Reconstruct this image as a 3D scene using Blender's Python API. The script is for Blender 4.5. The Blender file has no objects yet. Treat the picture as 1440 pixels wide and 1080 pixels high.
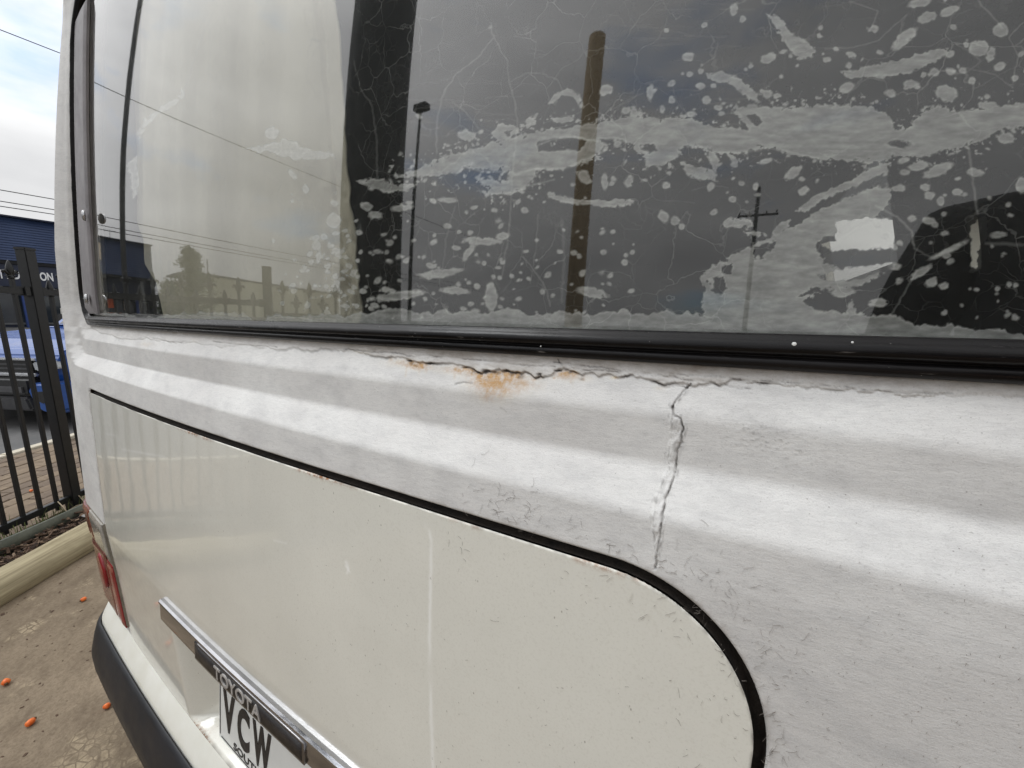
import bpy, bmesh, math, random
import numpy as np
from mathutils import Vector, Matrix

SC = bpy.context.scene
COL = SC.collection
random.seed(7)
RNG = np.random.default_rng(11)

# ------------------------------------------------------------------ camera
PITCH, YAW, ROLL, CAM_H, CAM_D, FPX = math.radians(10), math.radians(30), math.radians(1), 1.3, .3, 541.
CAMP = np.array([0, -CAM_D, CAM_H])
_R0 = np.array([math.cos(YAW), math.sin(YAW), 0.])
_F0 = np.array([-math.sin(YAW)*math.cos(PITCH), math.cos(YAW)*math.cos(PITCH), -math.sin(PITCH)])
_U0 = np.cross(_R0, _F0)
_RR = _R0*math.cos(ROLL)+_U0*math.sin(ROLL)
_UU = -_R0*math.sin(ROLL)+_U0*math.cos(ROLL)
cam_d = bpy.data.cameras.new('camera')
cam = bpy.data.objects.new('camera', cam_d)
COL.objects.link(cam)
cam.matrix_world = Matrix((( _RR[0], _UU[0], -_F0[0], CAMP[0]), (_RR[1], _UU[1], -_F0[1], CAMP[1]),
                           (_RR[2], _UU[2], -_F0[2], CAMP[2]), (0, 0, 0, 1)))
cam_d.sensor_width = 36
cam_d.lens = FPX/1440*36
cam_d.clip_start = .01
cam_d.clip_end = 2000
SC.camera = cam

# ------------------------------------------------------------------ sky, sun, exposure
SUN_EL, SUN_AZ = math.radians(55), math.radians(240)      # azimuth: direction the light comes from, measured from +y clockwise
W = bpy.data.worlds.new('World')
SC.world = W
W.use_nodes = True
wn, wl = W.node_tree.nodes, W.node_tree.links
wn.clear()
w_out = wn.new('ShaderNodeOutputWorld')
w_bg = wn.new('ShaderNodeBackground')
w_bg.inputs['Strength'].default_value = .1
w_sky = wn.new('ShaderNodeTexSky')
w_sky.sky_type = 'NISHITA'
w_sky.sun_disc = False
w_sky.sun_elevation = SUN_EL
w_sky.sun_rotation = SUN_AZ
w_sky.air_density = 1.0
w_sky.dust_density = 2.0
w_tc = wn.new('ShaderNodeTexCoord')
w_map = wn.new('ShaderNodeMapping')
w_map.inputs['Scale'].default_value = (1, 1, 2.6)
w_map.inputs['Location'].default_value = (-2.43, -5.871, -3.363)
w_n = wn.new('ShaderNodeTexNoise')
w_n.inputs['Scale'].default_value = 1.7
w_n.inputs['Detail'].default_value = 7
w_n.inputs['Roughness'].default_value = .55
w_r = wn.new('ShaderNodeValToRGB')
w_r.color_ramp.elements[0].position = .30
w_r.color_ramp.elements[1].position = .51
w_n2 = wn.new('ShaderNodeTexNoise')
w_n2.inputs['Scale'].default_value = 3.3
w_n2.inputs['Detail'].default_value = 6
w_cr = wn.new('ShaderNodeValToRGB')
w_cr.color_ramp.elements[0].position = .3
w_cr.color_ramp.elements[1].position = .7
w_cr.color_ramp.elements[0].color = (.70, .705, .715, 1)
w_cr.color_ramp.elements[1].color = (.94, .945, .95, 1)
w_gain = wn.new('ShaderNodeMix'); w_gain.data_type = 'RGBA'; w_gain.blend_type = 'MULTIPLY'
w_gain.inputs[0].default_value = 1
w_gain.inputs[7].default_value = (14.2, 14.2, 14.2, 1)
w_skyg = wn.new('ShaderNodeMix'); w_skyg.data_type = 'RGBA'; w_skyg.blend_type = 'MULTIPLY'
w_skyg.inputs[0].default_value = 1
w_skyg.inputs[7].default_value = (1.0, 1.6, 2.2, 1)
w_mix = wn.new('ShaderNodeMix'); w_mix.data_type = 'RGBA'
wl.new(w_tc.outputs['Generated'], w_map.inputs['Vector'])
wl.new(w_map.outputs[0], w_n.inputs['Vector'])
wl.new(w_map.outputs[0], w_n2.inputs['Vector'])
w_sep = wn.new('ShaderNodeSeparateXYZ'); wl.new(w_tc.outputs['Generated'], w_sep.inputs[0])
w_el = wn.new('ShaderNodeMapRange')            # cloud cover thickens towards the horizon
w_el.inputs[1].default_value = .05; w_el.inputs[2].default_value = .42; w_el.inputs[3].default_value = .16; w_el.inputs[4].default_value = .025
wl.new(w_sep.outputs['Z'], w_el.inputs[0])
w_add = wn.new('ShaderNodeMath'); wl.new(w_n.outputs['Fac'], w_add.inputs[0]); wl.new(w_el.outputs[0], w_add.inputs[1])
wl.new(w_add.outputs[0], w_r.inputs[0])
w_ov = wn.new('ShaderNodeMapRange')            # overcast sky: about three times brighter overhead than at the horizon
w_ov.inputs[1].default_value = 0; w_ov.inputs[2].default_value = 1; w_ov.inputs[3].default_value = 8.6; w_ov.inputs[4].default_value = 13.5
wl.new(w_sep.outputs['Z'], w_ov.inputs[0])
w_dot = wn.new('ShaderNodeVectorMath'); w_dot.operation = 'DOT_PRODUCT'     # thin cloud glows round the hidden sun
wl.new(w_tc.outputs['Generated'], w_dot.inputs[0])
w_dot.inputs[1].default_value = (math.sin(SUN_AZ)*math.cos(SUN_EL), math.cos(SUN_AZ)*math.cos(SUN_EL), math.sin(SUN_EL))
w_mx = wn.new('ShaderNodeMath'); w_mx.operation = 'MAXIMUM'; wl.new(w_dot.outputs['Value'], w_mx.inputs[0]); w_mx.inputs[1].default_value = 0
w_pw = wn.new('ShaderNodeMath'); w_pw.operation = 'POWER'; wl.new(w_mx.outputs[0], w_pw.inputs[0]); w_pw.inputs[1].default_value = 4
w_gl = wn.new('ShaderNodeMath'); w_gl.operation = 'MULTIPLY_ADD'; wl.new(w_pw.outputs[0], w_gl.inputs[0]); w_gl.inputs[1].default_value = 1.6; w_gl.inputs[2].default_value = 1
w_gm = wn.new('ShaderNodeMath'); w_gm.operation = 'MULTIPLY'; wl.new(w_gl.outputs[0], w_gm.inputs[0]); wl.new(w_ov.outputs[0], w_gm.inputs[1])
wl.new(w_gm.outputs[0], w_gain.inputs[7])
wl.new(w_n2.outputs['Fac'], w_cr.inputs[0])
wl.new(w_cr.outputs[0], w_gain.inputs[6])
wl.new(w_sky.outputs[0], w_skyg.inputs[6])
wl.new(w_r.outputs[0], w_mix.inputs[0])
wl.new(w_skyg.outputs[2], w_mix.inputs[6])
wl.new(w_gain.outputs[2], w_mix.inputs[7])
wl.new(w_mix.outputs[2], w_bg.inputs['Color'])
wl.new(w_bg.outputs[0], w_out.inputs[0])

sun_d = bpy.data.lights.new('sun', 'SUN')
sun_d.energy = 1.1
sun_d.angle = math.radians(24)
sun_d.color = (1, .985, .96)
sun = bpy.data.objects.new('sun', sun_d)
COL.objects.link(sun)
_sd = Vector((math.sin(SUN_AZ)*math.cos(SUN_EL), math.cos(SUN_AZ)*math.cos(SUN_EL), math.sin(SUN_EL)))
sun.rotation_euler = (-_sd).to_track_quat('-Z', 'Y').to_euler()
sun.location = (0, -5, 12)

SC.view_settings.view_transform = 'Standard'
SC.view_settings.look = 'None'
SC.view_settings.exposure = -.1
SC.view_settings.gamma = 1
SC.view_settings.use_curve_mapping = False
SC.cycles.max_bounces = 8
SC.cycles.transparent_max_bounces = 12

# ------------------------------------------------------------------ helpers
def s2l(*c):
    return tuple(((v/255)/12.92 if v/255 <= .04045 else ((v/255+.055)/1.055)**2.4) for v in c)

def tag(o, label=None, cat=None, group=None, kind=None):
    if label: o['label'] = label
    if cat: o['category'] = cat
    if group: o['group'] = group
    if kind: o['kind'] = kind
    return o

def empty(name, loc=(0, 0, 0), rz=0):
    o = bpy.data.objects.new(name, None)
    COL.objects.link(o)
    o.location = loc
    o.rotation_euler = (0, 0, rz)
    o.empty_display_size = .1
    return o

def link(name, me, m=None, parent=None, smooth=False):
    o = bpy.data.objects.new(name, me)
    COL.objects.link(o)
    if m is not None and not me.materials: me.materials.append(m)
    if parent is not None: o.parent = parent
    if smooth and len(me.polygons):
        me.polygons.foreach_set('use_smooth', np.ones(len(me.polygons), bool))
    return o

def mesh_np(name, V, Fq, m=None, parent=None, smooth=True, attrs=None):
    """numpy vertices (n,3) + faces (k,3 or 4) -> object"""
    V = np.asarray(V, np.float32); Fq = np.asarray(Fq, np.int32)
    me = bpy.data.meshes.new(name)
    n = Fq.shape[1]
    me.vertices.add(len(V)); me.vertices.foreach_set('co', V.ravel())
    me.loops.add(Fq.size); me.loops.foreach_set('vertex_index', Fq.ravel())
    me.polygons.add(len(Fq)); me.polygons.foreach_set('loop_start', np.arange(0, Fq.size, n, dtype=np.int32))
    me.update(calc_edges=True)
    for k, a in (attrs or {}).items():
        at = me.attributes.new(k, 'FLOAT', 'POINT'); at.data.foreach_set('value', np.asarray(a, np.float32).ravel())
    me.validate()
    return link(name, me, m, parent, smooth)

def grid_faces(nr, nc):
    i = np.arange(nr-1)[:, None]*nc+np.arange(nc-1)[None, :]
    return np.stack([i, i+1, i+nc+1, i+nc], -1).reshape(-1, 4)

class MB:
    """collects solids and builds ONE mesh object"""
    def __init__(self): self.v = []; self.f = []
    def add(self, v, f):
        b = len(self.v); self.v += [tuple(p) for p in v]; self.f += [tuple(b+i for i in q) for q in f]; return self
    def box(self, x0, x1, y0, y1, z0, z1, mat=None):
        v = [(x, y, z) for z in (z0, z1) for y in (y0, y1) for x in (x0, x1)]
        if mat is not None: v = [tuple(mat @ Vector(p)) for p in v]
        return self.add(v, [(0, 2, 3, 1), (4, 5, 7, 6), (0, 1, 5, 4), (2, 6, 7, 3), (0, 4, 6, 2), (1, 3, 7, 5)])
    def tube(self, pts, r, n=10, cap=True):
        pts = [Vector(p) for p in pts]; k = len(pts)
        rs = r if isinstance(r, (list, tuple)) else [r]*k
        vs = []
        ref = Vector((0, 0, 1))
        for i, p in enumerate(pts):
            d = (pts[min(i+1, k-1)]-pts[max(i-1, 0)]).normalized()
            u = ref if abs(d.dot(ref)) < .95 else Vector((1, 0, 0))
            a = d.cross(u).normalized(); b = d.cross(a)
            vs += [p+(a*math.cos(t)+b*math.sin(t))*rs[i] for t in (2*math.pi*j/n for j in range(n))]
        fs = [(i*n+j, i*n+(j+1) % n, (i+1)*n+(j+1) % n, (i+1)*n+j) for i in range(k-1) for j in range(n)]
        if cap: fs += [tuple(reversed(range(n))), tuple((k-1)*n+j for j in range(n))]
        return self.add(vs, fs)
    def sweep(self, secs, closed=True, cap=True):
        """list of cross sections (equal length lists of points)"""
        n = len(secs[0]); k = len(secs)
        fs = []
        for i in range(k-1):
            for j in range(n if closed else n-1):
                fs.append((i*n+j, i*n+(j+1) % n, (i+1)*n+(j+1) % n, (i+1)*n+j))
        if cap and closed: fs += [tuple(reversed(range(n))), tuple((k-1)*n+j for j in range(n))]
        return self.add([p for s in secs for p in s], fs)
    def lathe(self, prof, n=16, c=(0, 0, 0)):
        secs = [[(c[0]+r*math.cos(2*math.pi*j/n), c[1]+r*math.sin(2*math.pi*j/n), c[2]+z) for j in range(n)] for r, z in prof]
        return self.sweep(secs)
    def prism(self, poly, d0, d1, ax):
        """extrude a 2-d polygon along axis ax (0,1,2) from d0 to d1"""
        def mk(p, d):
            return {0: (d, p[0], p[1]), 1: (p[0], d, p[1]), 2: (p[0], p[1], d)}[ax]
        return self.sweep([[mk(p, d0) for p in poly], [mk(p, d1) for p in poly]])
    def mesh(self, name, bevel=0, seg=2):
        me = bpy.data.meshes.new(name); me.from_pydata(self.v, [], self.f)
        bm = bmesh.new(); bm.from_mesh(me)
        bmesh.ops.recalc_face_normals(bm, faces=bm.faces)
        if bevel:
            bmesh.ops.bevel(bm, geom=[e for e in bm.edges if len(e.link_faces) == 2 and e.calc_face_angle(0) > .5],
                            offset=bevel, segments=seg, affect='EDGES', clamp_overlap=True)
        bm.to_mesh(me); bm.free(); me.update()
        return me
    def build(self, name, m=None, parent=None, smooth=False, bevel=0, seg=2):
        return link(name, self.mesh(name, bevel, seg), m, parent, smooth)

_LAT = RNG.random((64, 256, 256)).astype(np.float32)
def vnoise(x, y, seed=0):
    L = _LAT[seed % 64]
    xi = np.floor(x).astype(np.int64); yi = np.floor(y).astype(np.int64)
    fx = x-xi; fy = y-yi
    fx = fx*fx*(3-2*fx); fy = fy*fy*(3-2*fy)
    a = L[yi & 255, xi & 255]; b = L[yi & 255, (xi+1) & 255]; c = L[(yi+1) & 255, xi & 255]; d = L[(yi+1) & 255, (xi+1) & 255]
    return (a*(1-fx)+b*fx)*(1-fy)+(c*(1-fx)+d*fx)*fy-.5
def fbm(x, y, seed=0, o=4):
    s = 0; a = 1.
    for i in range(o):
        s = s+a*vnoise(x*2**i+17.3*i, y*2**i+5.1*i, seed+i); a *= .5
    return s

def seg_dist(px, py, pts, pad=40):
    """distance to a polyline, 999 far away"""
    d = np.full(px.shape, 999., np.float32)
    for (x0, y0), (x1, y1) in zip(pts[:-1], pts[1:]):
        m = (px > min(x0, x1)-pad) & (px < max(x0, x1)+pad) & (py > min(y0, y1)-pad) & (py < max(y0, y1)+pad)
        if not m.any(): continue
        X = px[m]; Y = py[m]; dx, dy = x1-x0, y1-y0
        t = np.clip(((X-x0)*dx+(Y-y0)*dy)/(dx*dx+dy*dy+1e-9), 0, 1)
        d[m] = np.minimum(d[m], np.hypot(X-x0-t*dx, Y-y0-t*dy))
    return d
def poly_sdf(px, py, poly, pad=30):
    """negative inside, 999 far away"""
    P = np.array(poly, float)
    out = np.full(px.shape, 999., np.float32)
    m = (px > P[:, 0].min()-pad) & (px < P[:, 0].max()+pad) & (py > P[:, 1].min()-pad) & (py < P[:, 1].max()+pad)
    X = px[m]; Y = py[m]
    d = np.full(X.shape, 1e9); ins = np.zeros(X.shape, bool)
    for (x0, y0), (x1, y1) in zip(P, np.roll(P, -1, 0)):
        dx, dy = x1-x0, y1-y0
        t = np.clip(((X-x0)*dx+(Y-y0)*dy)/(dx*dx+dy*dy+1e-9), 0, 1)
        d = np.minimum(d, np.hypot(X-x0-t*dx, Y-y0-t*dy))
        c = ((y0 > Y) != (y1 > Y)) & (X < dx*(Y-y0)/(dy if abs(dy) > 1e-9 else 1e-9)+x0)
        ins ^= c
    out[m] = np.where(ins, -d, d)
    return out

def clip_tris(V, T, sdf, attrs):
    """keep the part of the triangles where sdf > 0, cutting along sdf = 0; V (n,3) grid co-ordinates"""
    inside = sdf[T] > 0; cnt = inside.sum(1)
    keep = T[cnt == 3]
    newV = [V]; newA = {k: [a] for k, a in attrs.items()}; cache = {}; extra = []; nb = [len(V)]
    def cut(a, b):
        k = (min(a, b), max(a, b))
        if k not in cache:
            t = sdf[a]/(sdf[a]-sdf[b])
            newV.append((V[a]+t*(V[b]-V[a]))[None])
            for q, arr in attrs.items(): newA[q].append(np.array([arr[a]+t*(arr[b]-arr[a])]))
            cache[k] = nb[0]; nb[0] += 1
        return cache[k]
    for tri, ins in zip(T[(cnt > 0) & (cnt < 3)], inside[(cnt > 0) & (cnt < 3)]):
        poly = []
        for i in range(3):
            a, b = int(tri[i]), int(tri[(i+1) % 3])
            if ins[i]: poly.append(a)
            if ins[i] != ins[(i+1) % 3]: poly.append(cut(a, b))
        for i in range(1, len(poly)-1): extra.append((poly[0], poly[i], poly[i+1]))
    T2 = np.vstack([keep, np.array(extra, np.int64).reshape(-1, 3)])
    V2 = np.vstack(newV); A2 = {k: np.concatenate(a) for k, a in newA.items()}
    used = np.unique(T2); rm = np.full(len(V2), -1); rm[used] = np.arange(len(used))
    return V2[used], rm[T2], {k: a[used] for k, a in A2.items()}

def project(Pw):
    v = Pw-CAMP; f = v@_F0
    return 720+FPX*(v@_RR)/f, 540-FPX*(v@_UU)/f
def ray(px, py):
    a = (np.asarray(px, float)-720)/FPX; b = (540-np.asarray(py, float))/FPX
    return a[..., None]*_RR+b[..., None]*_UU+_F0

# ------------------------------------------------------------------ materials
class NT:
    """small node-tree writer"""
    def __init__(self, name):
        self.m = bpy.data.materials.new(name); self.m.use_nodes = True
        self.n = self.m.node_tree.nodes; self.l = self.m.node_tree.links
        self.n.clear(); self.out = self.n.new('ShaderNodeOutputMaterial')
        self.tc = self.n.new('ShaderNodeTexCoord')
    def set(self, sock, v):
        if hasattr(v, 'links'): self.l.new(v, sock)
        elif isinstance(v, (tuple, list)) and len(v) == 3 and sock.type == 'RGBA': sock.default_value = (*v, 1)
        else: sock.default_value = v
    def node(self, t, ins=None, **kw):
        nd = self.n.new(t)
        for k, v in kw.items(): setattr(nd, k, v)
        for k, v in (ins or {}).items(): self.set(nd.inputs[k], v)
        return nd
    def map(self, scale=(1, 1, 1), src='Object', rot=(0, 0, 0), loc=(0, 0, 0)):
        v = self.tc.outputs[src]
        if any(rot): v = self.node('ShaderNodeMapping', {0: v, 2: rot}).outputs[0]
        return self.node('ShaderNodeMapping', {0: v, 1: loc, 3: scale}).outputs[0]
    def noise(self, scale, vec=None, detail=4, rough=.5, dist=0):
        return self.node('ShaderNodeTexNoise', {'Vector': vec or self.tc.outputs['Object'], 'Scale': scale, 'Detail': detail, 'Roughness': rough, 'Distortion': dist}).outputs['Fac']
    def ramp(self, fac, a, b, ca=(0, 0, 0), cb=(1, 1, 1)):
        nd = self.node('ShaderNodeValToRGB', {0: fac}); e = nd.color_ramp.elements
        e[0].position = a; e[1].position = b; e[0].color = (*ca, 1); e[1].color = (*cb, 1)
        return nd.outputs[0]
    def math(self, op, a, b=0., clamp=False):
        return self.node('ShaderNodeMath', {0: a, 1: b}, operation=op, use_clamp=clamp).outputs[0]
    def mix(self, f, a, b, mode='MIX'):
        nd = self.node('ShaderNodeMix', data_type='RGBA', blend_type=mode)
        self.set(nd.inputs[0], f); self.set(nd.inputs[6], a); self.set(nd.inputs[7], b)
        return nd.outputs[2]
    def attr(self, name): return self.node('ShaderNodeAttribute', attribute_name=name).outputs['Fac']
    def bump(self, h, strength=.3, dist=.01, normal=None):
        nd = self.node('ShaderNodeBump', {'Height': h, 'Strength': strength, 'Distance': dist})
        if normal is not None: self.set(nd.inputs['Normal'], normal)
        return nd.outputs[0]
    def bsdf(self, color, rough=.5, normal=None, metal=0, coat=0, spec=.5, coat_rough=.05):
        ins = {'Base Color': color, 'Roughness': rough, 'Metallic': metal, 'Coat Weight': coat, 'Coat Roughness': coat_rough, 'Specular IOR Level': spec}
        if normal is not None: ins['Normal'] = normal
        b = self.node('ShaderNodeBsdfPrincipled', ins)
        self.l.new(b.outputs[0], self.out.inputs[0]); return b
    def surf(self, s): self.l.new(s, self.out.inputs[0])

def m_var(name, ca, cb, rough=.6, scale=8, bump=.15, bscale=None, bdist=.01, metal=0, coat=0, detail=5, stretch=(1, 1, 1), spec=.5):
    t = NT(name); v = t.map(stretch)
    n = t.noise(scale, v, detail, .6)
    c = t.mix(t.ramp(n, .3, .7), ca, cb)
    nb = t.bump(t.noise(bscale or scale*6, v, 4), bump, bdist) if bump else None
    r = t.node('ShaderNodeMapRange', {0: t.noise(scale*2.3, v, 3), 1: .2, 2: .8, 3: max(rough-.1, .02), 4: min(rough+.1, 1)}).outputs[0]
    t.bsdf(c, r, nb, metal, coat, spec)
    return t.m

# body paint: brushed white over old enamel, with rust, dark cracks and grime where the attributes say so
def mk_body():
    t = NT('brushed_white_paint')
    brush = t.noise(1, t.map((90, 90, 420), rot=(0, .06, 0)), 7, .78, .6)
    fine = t.noise(900, None, 3, .6)
    blot = t.noise(7, None, 5, .6)
    mid = t.noise(34, t.map((.6, 1, 1.3)), 5, .65)
    c = t.mix(t.ramp(blot, .34, .68), s2l(211, 209, 206), s2l(223, 222, 219))
    c = t.mix(t.math('MULTIPLY', t.ramp(mid, .46, .72), .6), c, s2l(188, 187, 186))
    c = t.mix(t.math('MULTIPLY', t.ramp(brush, .47, .72), .34), c, s2l(160, 159, 158))
    sp = t.node('ShaderNodeTexVoronoi', {'Vector': t.tc.outputs['Object'], 'Scale': 210.}, feature='F1')
    spk = t.math('MULTIPLY', t.ramp(sp.outputs['Distance'], .05, .11, (1, 1, 1), (0, 0, 0)), t.ramp(t.noise(26, None, 3), .48, .6))
    c = t.mix(t.math('MULTIPLY', spk, .6), c, s2l(92, 84, 78))
    scr = t.noise(1, t.map((300, 300, 1500), rot=(0, .09, 0)), 5, .7)
    c = t.mix(t.math('MULTIPLY', t.math('MULTIPLY', t.ramp(scr, .60, .68), t.ramp(t.noise(11, None, 4), .4, .62)), .5), c, s2l(118, 112, 106))
    grit = t.noise(1100, None, 2, .6)
    c = t.mix(t.math('MULTIPLY', t.ramp(grit, .55, .75), .3), c, s2l(140, 137, 133))
    gr = t.attr('grime')
    gmod = t.math('MULTIPLY', gr, t.node('ShaderNodeMapRange', {0: t.noise(130, t.map((.4, 1, 1)), 5, .7), 1: .3, 2: .7, 3: .45, 4: 1.1}).outputs[0], True)
    c = t.mix(gmod, c, s2l(138, 127, 115))
    ru = t.attr('rust')
    rn = t.math('MULTIPLY', ru, t.node('ShaderNodeMapRange', {0: t.noise(160, None, 6, .7), 1: .36, 2: .66, 3: .22, 4: 1.15}).outputs[0], True)
    rv = t.math('MULTIPLY', ru, t.node('ShaderNodeMapRange', {0: t.noise(240, None, 5, .7), 1: .3, 2: .68, 3: .1, 4: 2.2}).outputs[0])
    rc = t.mix(t.ramp(rv, .12, .5), s2l(216, 202, 170), s2l(184, 146, 98)); rc = t.mix(t.ramp(rv, 1., 1.8), rc, s2l(112, 74, 44))
    c = t.mix(rn, c, rc)
    dk = t.math('MULTIPLY', t.attr('dark'), 1., True)
    c = t.mix(dk, c, s2l(44, 36, 30))
    h = t.math('ADD', t.math('MULTIPLY', brush, .55), t.math('MULTIPLY', fine, .35))
    nb = t.bump(t.math('ADD', h, t.math('MULTIPLY', mid, .5)), .38, .0014)
    t.bsdf(c, t.node('ShaderNodeMapRange', {0: blot, 1: .3, 2: .7, 3: .42, 4: .6}).outputs[0], nb, spec=.4)
    return t.m
M_BODY = mk_body()

def mk_hatch():
    t = NT('cream_enamel')
    blot = t.noise(5, None, 5, .6)
    c = t.mix(t.ramp(blot, .35, .68), s2l(221, 219, 209), s2l(229, 227, 217))
    dust = t.noise(420, None, 4, .7)
    c = t.mix(t.math('MULTIPLY', t.ramp(dust, .5, .8), .3), c, s2l(176, 170, 154))
    sp = t.node('ShaderNodeTexVoronoi', {'Vector': t.map((1, 1, .55)), 'Scale': 120.}, feature='F1')
    spk = t.math('MULTIPLY', t.ramp(sp.outputs['Distance'], .045, .1, (1, 1, 1), (0, 0, 0)), t.ramp(t.noise(18, None, 3), .5, .6))
    c = t.mix(t.math('MULTIPLY', spk, .6), c, s2l(110, 98, 80))
    c = t.mix(t.math('MULTIPLY', t.attr('drip'), .8, True), c, s2l(246, 245, 240))
    c = t.mix(t.math('MULTIPLY', t.attr('rust'), t.ramp(t.noise(140, None, 5, .7), .42, .6), True), c, s2l(150, 96, 48))
    c = t.mix(t.math('MULTIPLY', t.attr('dark'), 1., True), c, s2l(70, 60, 50))
    r = t.node('ShaderNodeMapRange', {0: t.noise(60, None, 4), 1: .3, 2: .7, 3: .16, 4: .24}).outputs[0]
    nb = t.bump(t.noise(700, None, 3, .5), .03, .0006)
    wav = t.bump(t.noise(7, None, 2), .10, .004)
    b = t.bsdf(c, r, nb, spec=.3, coat=.65, coat_rough=.03)
    t.set(b.inputs['Coat Normal'], wav)
    return t.m
M_HATCH = mk_hatch()

def mk_rubber():
    t = NT('weathered_black_rubber')
    n = t.noise(40, t.map((.15, 1, 1)), 6, .7)
    c = t.mix(t.ramp(n, .4, .75), s2l(10, 9, 10), s2l(27, 24, 24))
    sc = t.noise(260, t.map((.12, 1, 1)), 4, .7)
    c = t.mix(t.math('MULTIPLY', t.ramp(sc, .66, .74), .55), c, s2l(120, 116, 112))
    sp = t.node('ShaderNodeTexVoronoi', {'Vector': t.tc.outputs['Object'], 'Scale': 170.}, feature='F1')
    c = t.mix(t.math('MULTIPLY', t.ramp(sp.outputs['Distance'], .03, .08, (1, 1, 1), (0, 0, 0)), t.ramp(t.noise(30, None, 3), .55, .6)), c, s2l(150, 148, 144))
    nb = t.bump(t.math('ADD', n, t.math('MULTIPLY', sc, .4)), .35, .0012)
    t.bsdf(c, t.node('ShaderNodeMapRange', {0: n, 1: .3, 2: .7, 3: .2, 4: .36}).outputs[0], nb, spec=.22)
    return t.m
M_RUBBER = mk_rubber()

def mk_glass():
    t = NT('window_glass')
    wav = t.noise(4, t.map((.5, 1, 1)), 2, .4)
    nb = t.bump(wav, .06, .004)
    fr = t.node('ShaderNodeFresnel', {'IOR': 1.86, 'Normal': nb}).outputs[0]
    geo = t.node('ShaderNodeNewGeometry')
    fr = t.math('MULTIPLY', fr, t.math('SUBTRACT', 1., geo.outputs['Backfacing']))
    tr = t.node('ShaderNodeBsdfTransparent', {'Color': (.95, .95, .94, 1)}).outputs[0]
    gl = t.node('ShaderNodeBsdfGlossy', {'Color': (1, 1, 1, 1), 'Roughness': .02, 'Normal': nb}).outputs[0]
    t.surf(t.node('ShaderNodeMixShader', {0: fr, 1: tr, 2: gl}).outputs[0])
    return t.m
M_GLASS = mk_glass()

def mk_film():
    t = NT('peeling_window_tint')
    f = t.attr('film')
    grain = t.noise(260, t.map((.5, 1, 1)), 3, .6)
    cloud = t.noise(60, None, 5, .65)
    body = t.math('MULTIPLY', f, t.math('MULTIPLY', t.node('ShaderNodeMapRange', {0: grain, 1: .3, 2: .7, 3: .78, 4: 1.16}).outputs[0],
                                        t.node('ShaderNodeMapRange', {0: cloud, 1: .3, 2: .7, 3: .86, 4: 1.1}).outputs[0]))
    # fine crazing of the tint film
    w = t.node('ShaderNodeTexNoise', {'Vector': t.tc.outputs['Object'], 'Scale': 45., 'Detail': 4.})
    warp = t.node('ShaderNodeVectorMath', {0: t.tc.outputs['Object'], 1: t.node('ShaderNodeVectorMath', {0: w.outputs['Color'], 'Scale': .018}, operation='SCALE').outputs[0]}, operation='ADD').outputs[0]
    def net(sc, wd, lo, hi, seedscale):
        vo = t.node('ShaderNodeTexVoronoi', {'Vector': warp, 'Scale': sc}, feature='DISTANCE_TO_EDGE')
        ln = t.ramp(vo.outputs['Distance'], wd*.35, wd, (1, 1, 1), (0, 0, 0))
        return t.math('MULTIPLY', ln, t.ramp(t.noise(seedscale, None, 3), lo, hi))
    crz = t.math('ADD', t.math('MULTIPLY', net(30., .011, .40, .60, 17), .17), t.math('MULTIPLY', net(75., .016, .46, .66, 30), .08))
    dusty = t.math('ADD', .03, t.math('MULTIPLY', t.ramp(t.noise(9, None, 6, .7), .4, .75), .04))
    fac = t.math('ADD', t.math('MULTIPLY', body, .46), t.math('ADD', crz, dusty), True)
    brighten = t.attr('clearing')                        # tint made clear in the shape of bright light patches, and over the curtain
    tint = t.mix(brighten, s2l(84, 85, 86), s2l(252, 252, 250))
    fac = t.math('MULTIPLY', fac, t.math('SUBTRACT', 1., t.math('MULTIPLY', brighten, .0)))
    tr = t.node('ShaderNodeBsdfTransparent', {'Color': tint}).outputs[0]
    df = t.node('ShaderNodeBsdfDiffuse', {'Color': (*s2l(205, 207, 204), 1)}).outputs[0]
    t.surf(t.node('ShaderNodeMixShader', {0: fac, 1: tr, 2: df}).outputs[0])
    return t.m
M_FILM = mk_film()

def mk_cloth(name, ca, cb):
    t = NT(name)
    n = t.noise(4, t.map((3, 1, .6)), 5, .6)
    c = t.mix(t.ramp(n, .3, .7), ca, cb)
    wv = t.noise(1, t.map((1400, 1400, 700)), 3, .6)
    c = t.mix(t.math('MULTIPLY', t.ramp(wv, .4, .7), .18), c, tuple(v*.6 for v in cb))
    t.bsdf(c, .95, t.bump(wv, .35, .001), spec=.1)
    return t.m
M_CURTAIN = mk_cloth('cream_curtain_cloth', s2l(190, 186, 170), s2l(204, 200, 185))
M_DARKCLOTH = mk_cloth('dark_seat_cloth', s2l(40, 37, 34), s2l(54, 50, 46))
M_LINING = m_var('grey_lining', s2l(58, 58, 58), s2l(72, 71, 70), .8, 6)
M_STRIP = m_var('grey_edge_strip', s2l(120, 116, 118), s2l(140, 136, 137), .6, 20, .1)
M_CHROME = m_var('pitted_chrome', (.58, .58, .6), (.36, .36, .38), .16, 55, .12, 300, .0006, metal=1, stretch=(.25, 1, 1))
M_CHROME_DULL = m_var('dull_chrome', (.34, .33, .33), (.2, .19, .19), .3, 40, .25, 240, .0008, metal=1, stretch=(.25, 1, 1))
M_SCREW = m_var('bright_steel', (.62, .62, .62), (.4, .4, .4), .3, 90, .2, metal=1)
M_BADGE = m_var('faded_black_badge', s2l(30, 28, 29), s2l(46, 43, 43), .45, 30, .15)
M_LETTER = m_var('dull_silver_letter', s2l(186, 183, 180), s2l(160, 156, 152), .35, 80, .1, metal=.2)
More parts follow.
